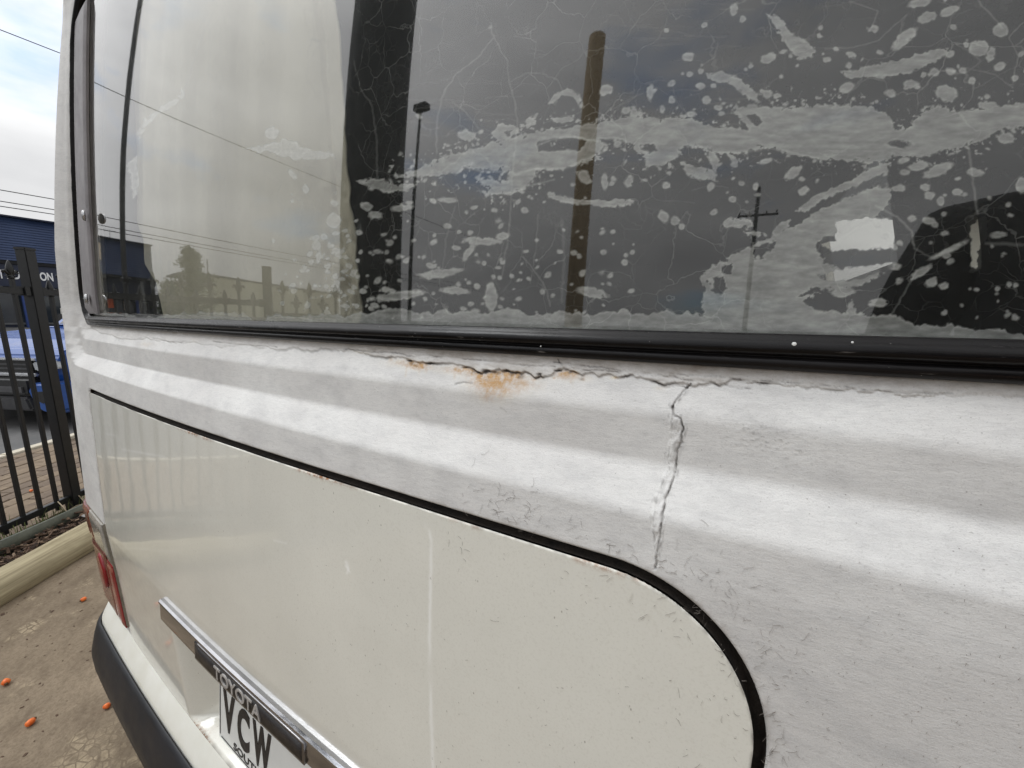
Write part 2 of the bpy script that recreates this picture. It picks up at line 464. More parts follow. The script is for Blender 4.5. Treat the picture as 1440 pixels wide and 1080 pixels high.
M_BUMPER = m_var('faded_black_plastic', s2l(17, 18, 22), s2l(29, 30, 35), .5, 9, .12, 220, .001)
M_GAPSEAL = m_var('dusty_door_gap', s2l(24, 20, 17), s2l(52, 44, 37), .9, 60, .3)
M_PLATE = m_var('plate_white', s2l(226, 227, 224), s2l(212, 213, 210), .35, 14, .05)
M_BLACK = m_var('black_print', s2l(22, 20, 20), s2l(34, 28, 27), .5, 60, .05)
M_AMBER = m_var('amber_lens', s2l(112, 48, 22), s2l(140, 66, 34), .2, 40, .25, 500, .001, coat=.6)
M_CLEAR = m_var('smoky_clear_lens', s2l(146, 142, 134), s2l(170, 166, 158), .2, 40, .3, 500, .001, coat=.6)
M_RED = m_var('dull_red_lens', s2l(98, 40, 32), s2l(122, 56, 44), .28, 40, .25, 500, .001, coat=.5)
M_DEEPRED = m_var('bright_red_lens', s2l(128, 8, 20), s2l(150, 14, 26), .2, 50, .2, 500, .001, coat=.6)
M_BEZEL = m_var('beige_lamp_rim', s2l(128, 121, 106), s2l(98, 92, 80), .6, 60, .25)
M_VALANCE = m_var('cream_white_paint', s2l(216, 214, 203), s2l(226, 225, 217), .4, 14, .12, 380, .0012)
M_TYRE = m_var('tyre_rubber', s2l(24, 24, 24), s2l(38, 37, 36), .85, 20, .3)
M_WEB = m_var('crack_lines', s2l(112, 104, 96), s2l(142, 134, 126), .9, 60, 0)

# ------------------------------------------------------------------ the van's back: one parametric surface
XC = -.63                       # centre line of the van
X_ARC, R_ARC = -1.52, .08      # where the corner starts to turn, and its radius
Z_S = lambda X: 1.2635+.0065*X  # lower edge of the window seal
Z_1 = lambda X: 1.2300+.0050*X
Z_2 = lambda X: 1.1905+.0045*X
Z_3 = lambda X: 1.1590+.0020*X
def taper(z): return 1-.175*np.clip((z-1.33)/.67, 0, 2)
def yplan(x): return .04*(x+.64)**2
def lean(z):
    d = np.maximum(z-1.29, 0); return .015*d+.075*d*d
WIN = (-1.500, .245, 1.262, 1.99)      # outer edge of the window seal in unit co-ordinates
def win_d(X, z, k=2.0, r=.075):
    """distance outside the window outline (horizontal distances count double)"""
    cx, cz = (WIN[0]+WIN[1])/2, (Z_S(X)+WIN[3])/2
    hx, hz = (WIN[1]-WIN[0])/2*k, (WIN[3]-Z_S(X))/2
    qx = np.abs(X-cx)*k-hx+r; qz = np.abs(z-cz)-hz+r
    return np.hypot(np.maximum(qx, 0), np.maximum(qz, 0))+np.minimum(np.maximum(qx, qz), 0)-r
def o_prof(X, z):
    d = win_d(X, z)
    k1, k2, k3 = Z_S(X)-Z_1(X), Z_S(X)-Z_2(X), Z_S(X)-Z_3(X)
    wide = .0009+.0036*np.clip((X+1.2)/1.3, 0, 1)
    o = 0
    for q in np.linspace(-1, 1, 9):
        e = d+q*wide
        v = np.where(e < k1, .016*e/k1, np.where(e < k2, .016+.002*(e-k1)/(k2-k1), np.where(e < k3, .018+.022*(e-k2)/(k3-k2), .040+.004*np.clip((e-k3)/.04, 0, 1))))
        o = o+np.maximum(v, -.0005)/9
    o = o*(1-.55*np.clip((z-1.45)/.5, 0, 1))
    return o+np.interp(-z, [-1.117, -.95, -.765, -.745, -.62, -.43], [0, .007, .0135, .0135, .007, .002])
def surf(X, z, o):
    """unit X, height z, outward offset o -> world points"""
    X, z, o = np.broadcast_arrays(np.asarray(X, float), np.asarray(z, float), np.asarray(o, float))
    sg = np.where(X > XC, 1., -1.)
    u = np.abs(X-XC); u0 = XC-X_ARC
    ph = np.clip((u-u0)/R_ARC, 0, np.pi/2)
    x = XC+sg*np.minimum(u, u0)*taper(z); y = yplan(x)+lean(z)
    x = x+sg*(R_ARC+o)*np.sin(ph); y = y+R_ARC-(R_ARC+o)*np.cos(ph)
    return np.stack([x, y, z], -1)
def pix_to(px, py, off):
    """photo measurement -> (x, z) on the surface whose outward offset is off(X, z) or a number"""
    d = ray(px, py); x = 0*d[..., 0]; z = x+1.2
    for _ in range(40):
        o = off(x, z) if callable(off) else off
        t = (CAM_D-o+yplan(x)+lean(z))/d[..., 1]
        x = .3*x+.7*t*d[..., 0]; z = .3*z+.7*(CAM_H+t*d[..., 2])
    return XC+(x-XC)/taper(z), z

van = tag(empty('van', (XC, 2.6, 0)), 'old white van with rusty paint, peeling rear window tint and cream rear hatch', 'van')
def vp(o):                       # parent to the van without moving
    o.parent = van; o.matrix_parent_inverse = Matrix.Translation((-XC, -2.6, 0)); return o

# hatch opening: rounded rectangle with a big lower-right/upper-right radius
HX0, HX1, HZ0 = -1.335, .046, .428
HZ1 = lambda X: 1.1195+.007*np.minimum(0, X+.3)
def hatch_sdf(X, z, inset=0.):
    zt = HZ1(X)
    right = X > (HX0+HX1)/2
    r = np.where(right, .115, .022)
    r = np.where(z < .7, .03, r)
    cx, cz = (HX0+HX1)/2, (zt+HZ0)/2
    qx = np.abs(X-cx)-(HX1-HX0)/2+r; qz = np.abs(z-cz)-(zt-HZ0)/2+r
    p = np.where(right & (z > .7), 2.12, 2.)
    a, b = np.maximum(qx, 0), np.maximum(qz, 0)
    L = (a**p+b**p)**(1/p)
    return L+np.minimum(np.maximum(qx, qz), 0)-r+inset

# ---- grid columns follow the photograph's resolution
cpx = np.arange(100, 1452, 1.35)
cX, _ = pix_to(cpx, np.interp(cpx, [100, 500, 900, 1450], [505, 570, 625, 690]), .02)
cX = cX[np.argsort(cX)]
cX = np.concatenate([np.linspace(X_ARC-R_ARC*1.57, cX[0]-.003, 46), cX, np.linspace(cX[-1]+.004, .305+R_ARC*1.57, 30)])
rz = np.concatenate([np.linspace(1.30, 1.276, 8), np.arange(1.275, .96, -.00088), np.arange(.9595, .426, -.003)])
GX, GZ = np.meshgrid(cX, rz)
nr, nc = GX.shape
X = GX.ravel(); Z = GZ.ravel()
O = o_prof(X, Z)
PX, PY = project(surf(X, Z, O))
CRACK1 = [(972,539),(963,548),(946,570),(947,584),(958,589),(961,602),(958,623),(952,636),(951,659),(948,674),(937,700),(933,720),(931,733),(928,756),(924,778),(922,800)]
CRACK2 = [(946,570),(944,598),(943,618),(940,639),(941,659),(928,687),(921,714),(919,742),(921,775),(922,800)]
wx = PX+2.2*fbm(PX/9, PY/9, 3)+1.0*fbm(PX/2.5, PY/2.5, 5); wy = PY+1.6*fbm(PX/8, PY/8, 9)+1.0*fbm(PX/2.5, PY/2.5, 12)
d1 = seg_dist(wx, wy, CRACK1); d2 = seg_dist(wx, wy, CRACK2)
band = poly_sdf(wx, wy, CRACK1+CRACK2[::-1])
fl = fbm(PX/6+PY/30, PY/13, 20, 5)
# filler ridge between the two cracks: lumpy, flaking
O = O+np.where(band < 4, .0008*np.clip(1-band/4, 0, 1)*(1+2.1*fl), 0)
O = O-.0020*np.exp(-(d1/1.2)**2)-.0005*np.exp(-(d2/.9)**2)
dark = .9*np.exp(-(d1/1.35)**2)*np.clip(.5+2.2*vnoise(PX/13, PY/13, 30)+.3, .3, 1)+.4*np.exp(-(d2/.9)**2)*np.clip(.55+2*vnoise(PX/8, PY/8, 31), 0, 1)
dark = dark+.95*np.exp(-(np.hypot(PX-945, PY-572)/2.4)**2)
dark = dark+np.where(band < 6, .33*np.clip(fl*2.6-.35, 0, 1), 0)
# the strip of old paint along the seal: a lip with a broken edge
LIP = [(129,462),(145,468),(165,474),(220,481),(300,486),(400,490),(490,494),(520,500),(560,503),(589,509),(613,512),(638,513),(662,518),(676,524),(691,523),(716,521),(740,526),(757,529),(771,531),(781,523),(792,518),(804,521),(824,527),(858,528),(900,530),(925,538),(970,541),(1011,541),(1030,533),(1099,542),(1203,549),(1270,555),(1360,556),(1445,558)]
lx = np.array([p[0] for p in LIP]); ly = np.array([p[1] for p in LIP])
yl = np.interp(PX, lx, ly)+4.6*fbm(PX/13, PY*0, 40, 4)+1.2*fbm(PX/3.5, PY*0, 44, 2)
above = yl-PY                                       # > 0 between seal and broken edge
amp = np.interp(PX, [100, 300, 470, 560, 1000, 1100, 1300, 1440], [.7, .35, .6, 1, 1, .7, .6, .4])
lipm = np.clip((1.272-Z)/.006, 0, 1)*np.clip((X+1.5)/.03, 0, 1)
O = O+.0017*amp*np.clip(above/1.5, 0, 1)*lipm+.0006*amp*lipm*fbm(PX/7, PY/3, 47, 3)*np.clip(above/1.5, 0, 1)
edge = np.exp(-((above+.9)/1.6)**2)*np.clip(-.05+2.6*vnoise(PX/21, PY*0+3.3, 50)+.5*np.exp(-((PX-690)/150)**2), 0, 1)*amp
dark = dark+1.0*edge
grime = lipm*np.clip(.42*amp*np.clip((above+1)/3, 0, 1)*(1+fbm(PX/22, PY/6, 52)), 0, .95)+.25*lipm*np.exp(-(np.maximum(PY-np.interp(PX, [131,300,580,900,1240,1440], [455,475,493,514,536,545]), 0)/5)**2)
CR = [[(585,499),(640,503),(690,508),(745,514),(782,516)],[(470,489),(520,494),(560,497),(590,503)],[(800,518),(850,521),(900,526),(950,530)],[(600,507),(606,500),(622,503)],[(1030,534),(1100,537),(1180,544),(1250,551),(1340,553)],[(925,527),(960,533),(1000,536)],[(300,481),(350,486),(390,488)],[(215,476),(240,482),(262,481)],[(780,509),(830,515),(900,523),(960,527),(1027,530)],[(1027,530),(1060,538),(1100,541)],[(785,505),(790,512),(795,517),(800,510),(806,517)],[(923,538),(935,546),(950,543),(968,545)],[(992,545),(1003,539),(1015,545)],[(1020,541),(1040,547),(1056,546)],[(640,540),(652,537),(664,540)]]
for c in CR:
    dd = seg_dist(wx, wy, c)
    dark = dark+.62*np.clip(.55+1.8*vnoise(PX/14, PY/14, 58), .1, 1)*np.exp(-(dd/.95)**2); O = O-.0006*np.exp(-(dd/1.)**2)
for (hx, hy, a, b) in [(685,522,6,2.2),(713,521,4,1.5),(604,511,6,1.3),(575,507,5,1.2),(786,521,5,1.8),(759,527,4,1.4),(655,517,5,1.3)]:
    dark = dark+1.1*np.exp(-(((wx-hx)/a)**2+((wy-hy)/b)**2)**1.5); O = O-.0025*np.exp(-(((wx-hx)/a)**2+((wy-hy)/b)**2))
rust = 0*PX
for (hx, hy, a, b, w) in [(590,514,15,6,.9),(572,510,26,5,.55),(682,531,20,9,1),(712,533,40,13,.7),(694,550,30,15,.5),(720,545,34,10,.35),(640,520,26,6,.45),(722,524,14,4,.9),(792,526,12,5,1),(812,531,24,5,.35),(865,531,6,2.5,.8),(686,558,5,7,.4),(655,520,14,4,.7),(515,494,16,3,.35),(930,546,9,3,.25),(206,484,12,3,.25),(278,478,8,3,.3)]:
    rust = rust+w*np.exp(-(((wx-hx)/a)**2+((wy-hy)/b)**2))
for k in range(26):            # thin runs below the blisters
    rx_ = RNG.choice([590, 682, 705, 722, 792, 640, 812])+RNG.normal(0, 9); ry_ = np.interp(rx_, lx, ly); L_ = RNG.uniform(6, 26)
    rust = rust+RNG.uniform(.1, .3)*np.exp(-(seg_dist(wx, PY, [(rx_, ry_), (rx_-.1*L_, ry_+L_)])/RNG.uniform(1, 2.4))**2)
for k in range(60):            # pitted specks and lifted blisters
    rx_ = RNG.choice([590, 670, 685, 700, 715, 730, 790, 810])+RNG.normal(0, 14); ry_ = np.interp(rx_, lx, ly)+abs(RNG.normal(0, 5)); r_ = RNG.uniform(.8, 2.6)
    g_ = np.exp(-(((wx-rx_)/(1.6*r_))**2+((wy-ry_)/r_)**2)); rust = rust+.55*g_; O = O-.0004*g_; dark = dark+(.5*g_ if k % 3 == 0 else 0)
rust = rust*(1-.75*np.clip((above-1)/2, 0, 1))
# wrinkled paint patch right of the crack
wr = np.exp(-(((PX-1085)/75)**2+((PY-622-.33*(PX-1085))/28)**2))
O = O+.00028*wr*fbm(PX/7, PY/2.4, 55, 3)
dark = dark+.4*wr*np.clip(3*fbm(PX/7, PY/2.4, 55, 3)-.75, 0, 1)
# rolled edge into the hatch opening
hs = hatch_sdf(X, Z)
ed = np.clip(hs, 0, .003)/.003
O = O-.003*(1-np.sqrt(np.clip(1-(1-ed)**2, 0, 1)))
grime = grime+.5*np.exp(-(np.maximum(hs-.001, 0)/.004)**2)*np.clip(.4+1.6*vnoise(PX/12, PY/12, 57), 0, 1)
ang = vnoise(PX/40, PY/40, 60)
Fq = grid_faces(nr, nc)
T = np.vstack([Fq[:, [0, 3, 2]], Fq[:, [0, 2, 1]]])
attrs = {'dark': np.clip(dark, 0, 1), 'grime': np.clip(grime, 0, 1), 'rust': np.clip(rust, 0, 1.2), 'O': O}
inw = win_d(X, Z)                   # hole behind the window seal
V2, T2, A2 = clip_tris(np.stack([X, Z], -1), T, np.minimum(hs, inw+.02), attrs)
Oc = A2.pop('O')
panel = vp(mesh_np('rear_panel', surf(V2[:, 0], V2[:, 1], Oc), T2, M_BODY, None, True, A2))

# pillars and roof edge round the rest of the window
def patch(name, xs, zs, keep=None, extra=0., mat=M_BODY, parent=None):
    gx, gz = np.meshgrid(xs, zs); a = gx.ravel(); b = gz.ravel(); o = o_prof(a, b)+extra
    f = grid_faces(*gx.shape); t = np.vstack([f[:, [0, 3, 2]], f[:, [0, 2, 1]]])
    z0 = np.zeros(len(a))
    at = {'dark': z0, 'grime': .25*np.exp(-(np.maximum(win_d(a, b), 0)/.012)**2)*np.clip((b-1.3)/.05, 0, 1), 'rust': z0, 'O': o}
    v, t, at = clip_tris(np.stack([a, b], -1), t, keep(a, b), at) if keep else (np.stack([a, b], -1), t, at)
    oo = at.pop('O')
    return vp(mesh_np(name, surf(v[:, 0], v[:, 1], oo), t, mat, None, True, at))
zs_up = np.concatenate([np.linspace(2.36, 2.04, 12), np.arange(2.035, 1.2995, -.007)]); zs_up[-1] = 1.30
xs_l = cX[cX < -1.30]
patch('window_pillar', xs_l, zs_up, lambda a, b: win_d(a, b)+.02)
patch('window_pillar', cX[cX > .18], zs_up, lambda a, b: win_d(a, b)+.02)
patch('roof_edge', np.concatenate([[xs_l[-1]], np.linspace(-1.29, .17, 60), [cX[cX > .18][0]]]), zs_up[:40], lambda a, b: win_d(a, b)+.02)

# ---- window: outline path, seal, glass, tint film
def yg(x, z): return yplan(x)+lean(z)+.002
def outline(inset, n=14):
    """points (X, z) along the seal from lower right, along the bottom, up the left side and back along the top"""
    pts = []
    r = .075-.0*inset
    x0, x1, z1 = WIN[0]+inset*.8, WIN[1]-inset*.8, WIN[3]-inset
    def zb(X): return Z_S(X)+inset
    rx, rz_ = r*.55, r
    for xx in np.linspace(x1-rx, x0+rx, 150): pts.append((xx, zb(xx)))
    for a in np.linspace(0, math.pi/2, n)[1:-1]: pts.append((x0+rx-rx*math.sin(a), zb(x0)+rz_-rz_*math.cos(a)))
    for zz in np.linspace(zb(x0)+rz_, z1-.10, 60): pts.append((x0, zz))
    for a in np.linspace(0, math.pi/2, n)[1:-1]: pts.append((x0+.10-.10*math.cos(a), z1-.10+.10*math.sin(a)))
    for xx in np.linspace(x0+.10, x1-.08, 40): pts.append((xx, z1))
    for a in np.linspace(0, math.pi/2, n)[1:-1]: pts.append((x1-.08+.08*math.sin(a), z1-.08+.08*math.cos(a)))
    for zz in np.linspace(z1-.08, zb(x1)+rz_, 40): pts.append((x1, zz))
    for a in np.linspace(0, math.pi/2, n)[1:-1]: pts.append((x1-rx+rx*math.cos(a), zb(x1)+rz_-rz_*math.sin(a)))
    return np.array(pts)
# seal profile: (distance in from the outer edge, outward offset)
SEALP = [(-.004, -.006), (-.0035, .004), (-.001, .0075), (.004, .0088), (.0085, .0078), (.0100, .0052), (.0115, .0050), (.0130, .0092), (.0160, .0112), (.0200, .0116), (.0240, .0104), (.0270, .0080), (.0290, .0062), (.0320, .0050), (.0335, .0020), (.0335, -.006)]
SEALP = [(.003+(d+.004)*.66, o*.9) for d, o in SEALP]
secs = []
for d, o in SEALP:
    p = outline(d); secs.append(surf(p[:, 0], p[:, 1], o+.0006*fbm(p[:, 0]*60, p[:, 1]*60+d*90, 33, 2)))
secs = np.stack(secs, 1)                      # along, profile, 3
n_al, n_pr = secs.shape[:2]
i = np.arange(n_al)[:, None]; j = np.arange(n_pr-1)[None, :]
sf = np.stack([i*n_pr+j, i*n_pr+j+1, ((i+1) % n_al)*n_pr+j+1, ((i+1) % n_al)*n_pr+j], -1).reshape(-1, 4)
window = vp(mesh_np('window_seal', secs.reshape(-1, 3), sf, M_RUBBER))

# glass pane with real thickness, curved like the body
def pane(name, off_out, off_in, mat, n_x=90, n_z=50):
    p = outline(.028)
    xs = np.linspace(WIN[0]+.016, WIN[1]-.016, n_x); zs = np.linspace(1.279, WIN[3]-.028, n_z)
    gx, gz = np.meshgrid(xs, zs); a = gx.ravel(); b = gz.ravel(); f = grid_faces(n_z, n_x)
    so = surf(a, b, off_out); si = surf(a, b, off_in); n = len(a)
    bd = np.concatenate([np.arange(n_x), np.arange(1, n_z)*n_x+n_x-1, (n_z-1)*n_x+np.arange(n_x-2, -1, -1), np.arange(n_z-2, 0, -1)*n_x])
    bn = np.roll(bd, -1)
    rim = np.stack([bd, bd+n, bn+n, bn], -1)
    return mesh_np(name, np.vstack([so, si]), np.vstack([f, f[:, ::-1]+n, rim]), mat)
glass = vp(pane('window_glass', -.003, -.007, M_GLASS))

# ------------------------------------------------------------------ peeling tint film on the inside of the glass
fx = np.arange(112, 1462, 1.45); fy = np.arange(-34, 486, 1.45)
gx, gy = np.meshgrid(fx, fy)
FXs, FYs = gx.ravel(), gy.ravel()
w1 = 4.2*fbm(FXs/26, FYs/18, 1, 2)+3.4*fbm(FXs/8, FYs/6, 4, 3)
w2 = 3.2*fbm(FXs/24, FYs/16, 7, 2)+3.0*fbm(FXs/7, FYs/6, 10, 3)
WXs, WYs = FXs+w1, FYs+w2
SX, SY = FXs+.45*w1, FYs+.45*w2
sdf = np.full(FXs.shape, 999., np.float32)
def add(d): np.minimum(sdf, d, out=sdf)
def sub(d): np.maximum(sdf, -d, out=sdf)
MAIN = [(553,249),(585,238),(610,226),(635,217),(660,210),(690,200),(725,192),(760,184),(800,179),(830,172),(870,164),(930,166),(985,169),(1003,176),(1030,178),(1052,184),(1046,168),(1030,152),(1040,150),(1060,146),(1100,151),(1150,146),(1200,147),(1240,154),(1252,166),(1262,181),(1282,176),(1296,156),(1330,148),(1345,158),(1380,150),(1425,146),(1470,140),(1470,172),(1440,178),(1405,184),(1376,200),(1347,208),(1325,212),(1306,222),(1258,219),(1235,229),(1204,226),(1152,223),(1110,216),(1087,208),(1063,209),(1035,217),(1012,218),(1000,212),(975,203),(962,204),(950,222),(930,232),(912,235),(906,220),(892,208),(881,199),(866,194),(850,196),(856,204),(848,210),(830,226),(791,237),(755,240),(751,252),(742,262),(722,272),(684,275),(690,262),(678,252),(686,250),(712,253),(718,243),(706,240),(683,240),(668,234),(654,236),(640,245),(600,248),(575,250)]
rag = 4.2*fbm(FXs/5.5, FYs/5, 26, 4)+5*np.clip(fbm(FXs/8, FYs/6, 28, 3)-.22, 0, 1)*3
main_d = poly_sdf(WXs, WYs, MAIN); add(main_d+rag)
HOLES = [[(755,199),(775,194),(806,192),(826,198),(818,211),(790,213),(756,212)], [(842,197),(860,193),(878,196),(882,203),(868,199),(846,201)], [(1052,162),(1062,160),(1074,170),(1066,176),(1056,172)], [(900,203),(918,203),(924,212),(912,216),(902,210)], [(693,246),(703,243),(716,247),(714,254),(702,255)]]
for h in HOLES: sub(poly_sdf(WXs, WYs, h))
sub(main_d*0+np.hypot((WXs-1264)/24, (WYs-202)/9)*9-9+3)
speck = fbm(FXs/5.2, FYs/4.4, 38, 3)
add((.30+.011*np.clip(np.abs(main_d), 0, 70)-speck)*9)
POLYS = [
 [(955,228),(975,232),(1005,241),(1010,256),(985,252),(966,246)],
 [(990,205),(1004,216),(1012,230),(1008,243),(1000,236),(996,222)], [(1022,217),(1036,222),(1040,236),(1030,234)],
 [(985,448),(988,425),(992,405),(985,390),(1003,372),(1022,362),(1055,345),(1090,330),(1130,310),(1165,289),(1200,272),(1228,262),(1256,262),(1248,290),(1226,312),(1205,320),(1188,330),(1165,342),(1160,370),(1190,383),(1235,378),(1248,384),(1215,400),(1165,408),(1130,424),(1150,436),(1185,440),(1198,420),(1204,440),(1232,448),(1232,480),(985,480)],
 [(1120,294),(1140,278),(1172,264),(1204,247),(1242,229),(1254,228),(1248,241),(1216,255),(1184,270),(1159,281),(1133,298)],
 [(1015,312),(1022,306),(1055,308),(1060,318),(1040,320),(1020,318)], [(1046,326),(1076,326),(1080,332),(1050,332)], [(1085,325),(1100,312),(1112,306),(1108,322),(1095,332)],
 [(340,209),(375,204),(395,196),(412,202),(440,211),(470,217),(474,222),(440,222),(410,226),(395,220),(372,213)],
 [(498,252),(530,250),(560,260),(587,258),(570,270),(548,272),(520,264)],
 [(1181,99),(1240,90),(1290,75),(1335,67),(1322,81),(1290,98),(1240,110),(1195,108)],
 [(1080,17),(1096,25),(1112,45),(1135,58),(1146,70),(1141,81),(1118,80),(1105,60),(1090,38)],
 [(993,105),(1010,100),(1034,104),(1062,128),(1071,143),(1054,140),(1030,116),(1002,110)],
 [(774,146),(780,130),(800,124),(815,133),(820,150),(815,152),(806,136),(790,134),(782,148)],
 [(690,190),(700,172),(722,172),(728,186),(716,196),(700,198)],
 [(768,268),(800,279),(835,282),(868,281),(892,278),(890,288),(860,292),(835,290),(795,286),(772,277)],
 [(645,190),(652,182),(668,186),(664,196),(648,197)], [(730,176),(742,168),(756,160),(750,176),(736,182)], [(776,168),(800,162),(806,168),(784,176)],
 [(190,188),(205,168),(225,152),(246,138),(262,118),(258,136),(244,148),(222,160),(204,182),(194,198)], [(180,232),(192,215),(196,250),(190,280),(184,262)],
]
for p in POLYS: add(poly_sdf(WXs, WYs, p)+rag*.75)
HOLE2 = [[(1148,352),(1160,330),(1178,322),(1186,336),(1176,352),(1158,362)], [(1128,412),(1150,404),(1172,408),(1150,416)], [(1060,345),(1090,335),(1084,352),(1062,360)], [(1014,372),(1030,368),(1030,384),(1012,388)], [(1000,394),(1016,392),(1020,408),(1004,412)], [(712,184),(720,182),(720,190),(712,190)]]
for h in HOLE2: sub(poly_sdf(WXs+1.3*w1, WYs+1.3*w2, h))
# strip along the bottom edge
bot = np.interp(FXs, [100, 500, 700, 900, 1100, 1300, 1460], [446, 452, 456, 461, 465, 470, 475])
hgt = np.interp(FXs, [100, 430, 500, 560, 640, 700, 800, 900, 960, 1000, 1240, 1300, 1460], [5, 7, 12, 14, 15, 19, 17, 20, 20, 22, 24, 14, 4])+9*fbm(FXs/30, FXs*0, 21, 4)+6*fbm(FXs/7, FYs/9, 23, 2)
add((bot-hgt-FYs).astype(np.float32))
ELL = [(1045,26,5,5,0),(1079,82,12,7,-20),(1056,92,4,4,0),(968,79,8,6,0),(1271,54,22,8,-40),(1305,23,14,7,-15),(1336,15,14,6,-25),(1294,3,18,6,-10),(1408,42,11,10,0),(1377,67,14,11,0),(1394,76,6,10,20),(1406,93,9,6,-20),(1331,131,15,12,20),(1281,118,11,6,0),(1314,101,7,6,0),(1337,99,7,5,0),(1355,98,6,5,0),(1336,75,6,5,0),(1342,37,5,4,0),(1228,40,8,5,0),(1153,50,4,4,0),(1102,72,6,3,-20),(1079,131,8,6,0),(1191,122,12,6,-35),(1252,131,8,5,0),(1390,148,14,7,0),(1367,113,5,5,0),(1032,13,6,9,0),(1416,194,12,8,0),(1320,239,22,8,-20),(1292,233,14,6,-10),(1271,225,8,4,-20),(1273,242,7,4,0),(1266,264,7,5,0),(1307,275,8,6,0),(1323,282,6,6,0),(1302,263,7,6,0),(1115,243,14,7,-40),(1077,226,9,4,-20),(1229,386,12,6,0),(1258,374,10,5,0),(1185,410,17,7,-5),(1235,426,15,6,-5),(1310,397,9,6,-20),(1329,402,7,5,0),(1294,383,18,5,-30),(1335,352,28,4,-25),
 (852,126,10,7,-20),(914,128,5,12,0),(944,118,6,4,-30),(880,155,6,5,0),(891,159,5,8,0),(900,160,4,4,0),(944,140,5,5,0),(931,153,4,5,0),(822,248,12,7,40),(851,256,5,11,0),(884,255,6,9,30),(933,304,7,9,-30),(949,310,6,7,-40),(938,260,6,5,0),(629,281,15,4,0),(529,303,10,6,0),(515,290,8,6,20),(566,291,17,5,-10),(676,339,27,6,3),(707,332,11,5,-15),(658,355,5,13,35),(618,384,30,6,-8),(558,416,38,6,-8),(640,408,20,5,5),(833,411,22,7,12),(690,418,9,20,0),(382,187,9,9,0),(469,310,10,11,0),(469,286,5,5,0),(444,345,6,7,0),(448,362,4,9,0),(455,332,5,5,0),(429,265,5,6,0),(410,245,4,8,-30),(870,62,0,0,0),(985,120,6,5,0),(970,104,5,4,0),(994,140,6,6,0),(1000,262,5,7,20),(1030,280,5,5,0),(1062,262,4,6,0),(1130,268,8,5,-30),(1330,358,7,5,0),(1307,310,8,5,0),(1180,150,0,0,0),(1283,307,6,4,0),(1345,270,6,5,0),(1372,242,12,6,0),(1438,260,8,12,0),(1405,330,12,4,0)]
for k in range(430):           # the many small bubbles
    zone = RNG.random()
    if zone < .28: x, y = RNG.normal(470, 38), RNG.normal(385, 42); r = RNG.uniform(1., 4.2)
    elif zone < .55: x, y = RNG.uniform(520, 900), RNG.normal(395, 55); r = RNG.uniform(1.2, 4)
    elif zone < .72: x, y = RNG.uniform(560, 1250), np.interp(RNG.random(), [0, 1], [150, 330]); r = RNG.uniform(1.2, 4.2)
    elif zone < .86: x, y = RNG.uniform(900, 1450), RNG.normal(110, 60); r = RNG.uniform(1.2, 4.5)
    else: x, y = RNG.uniform(1230, 1450), RNG.uniform(240, 450); r = RNG.uniform(1.2, 4.5)
    ELL.append((x, y, r*RNG.uniform(.9, 1.7), r, RNG.uniform(-50, 30)))
for k in range(200):           # crumbs along the torn edges
    q = RNG.integers(0, len(MAIN)-1); tt = RNG.random()
    x = MAIN[q][0]*(1-tt)+MAIN[q+1][0]*tt+RNG.normal(0, 9); y = MAIN[q][1]*(1-tt)+MAIN[q+1][1]*tt+RNG.normal(0, 11)
    ELL.append((x, y, RNG.uniform(1.2, 4.5), RNG.uniform(.9, 2.6), RNG.uniform(-60, 60)))
for x, y, a, b, rot in ELL:
    if a <= 0 or y < -60: continue
    m = (np.abs(FXs-x) < a+b+8) & (np.abs(FYs-y) < a+b+8)
    if not m.any(): continue
    c, s = math.cos(math.radians(rot)), math.sin(math.radians(rot))
    dx, dy = SX[m]-x, SY[m]-y
    u, v = (dx*c+dy*s)/a, (-dx*s+dy*c)/b
    sdf[m] = np.minimum(sdf[m], (np.hypot(u, v)-1)*min(a, b)+rag[m]*min(.42, .07*min(a, b)))
dens = np.clip(.5-sdf/2.1, 0, 1)*(1+.45*fbm(FXs/22, FYs/5, 36, 5))
dens = dens*(1+.35*np.exp(-((sdf+1)/1.4)**2))
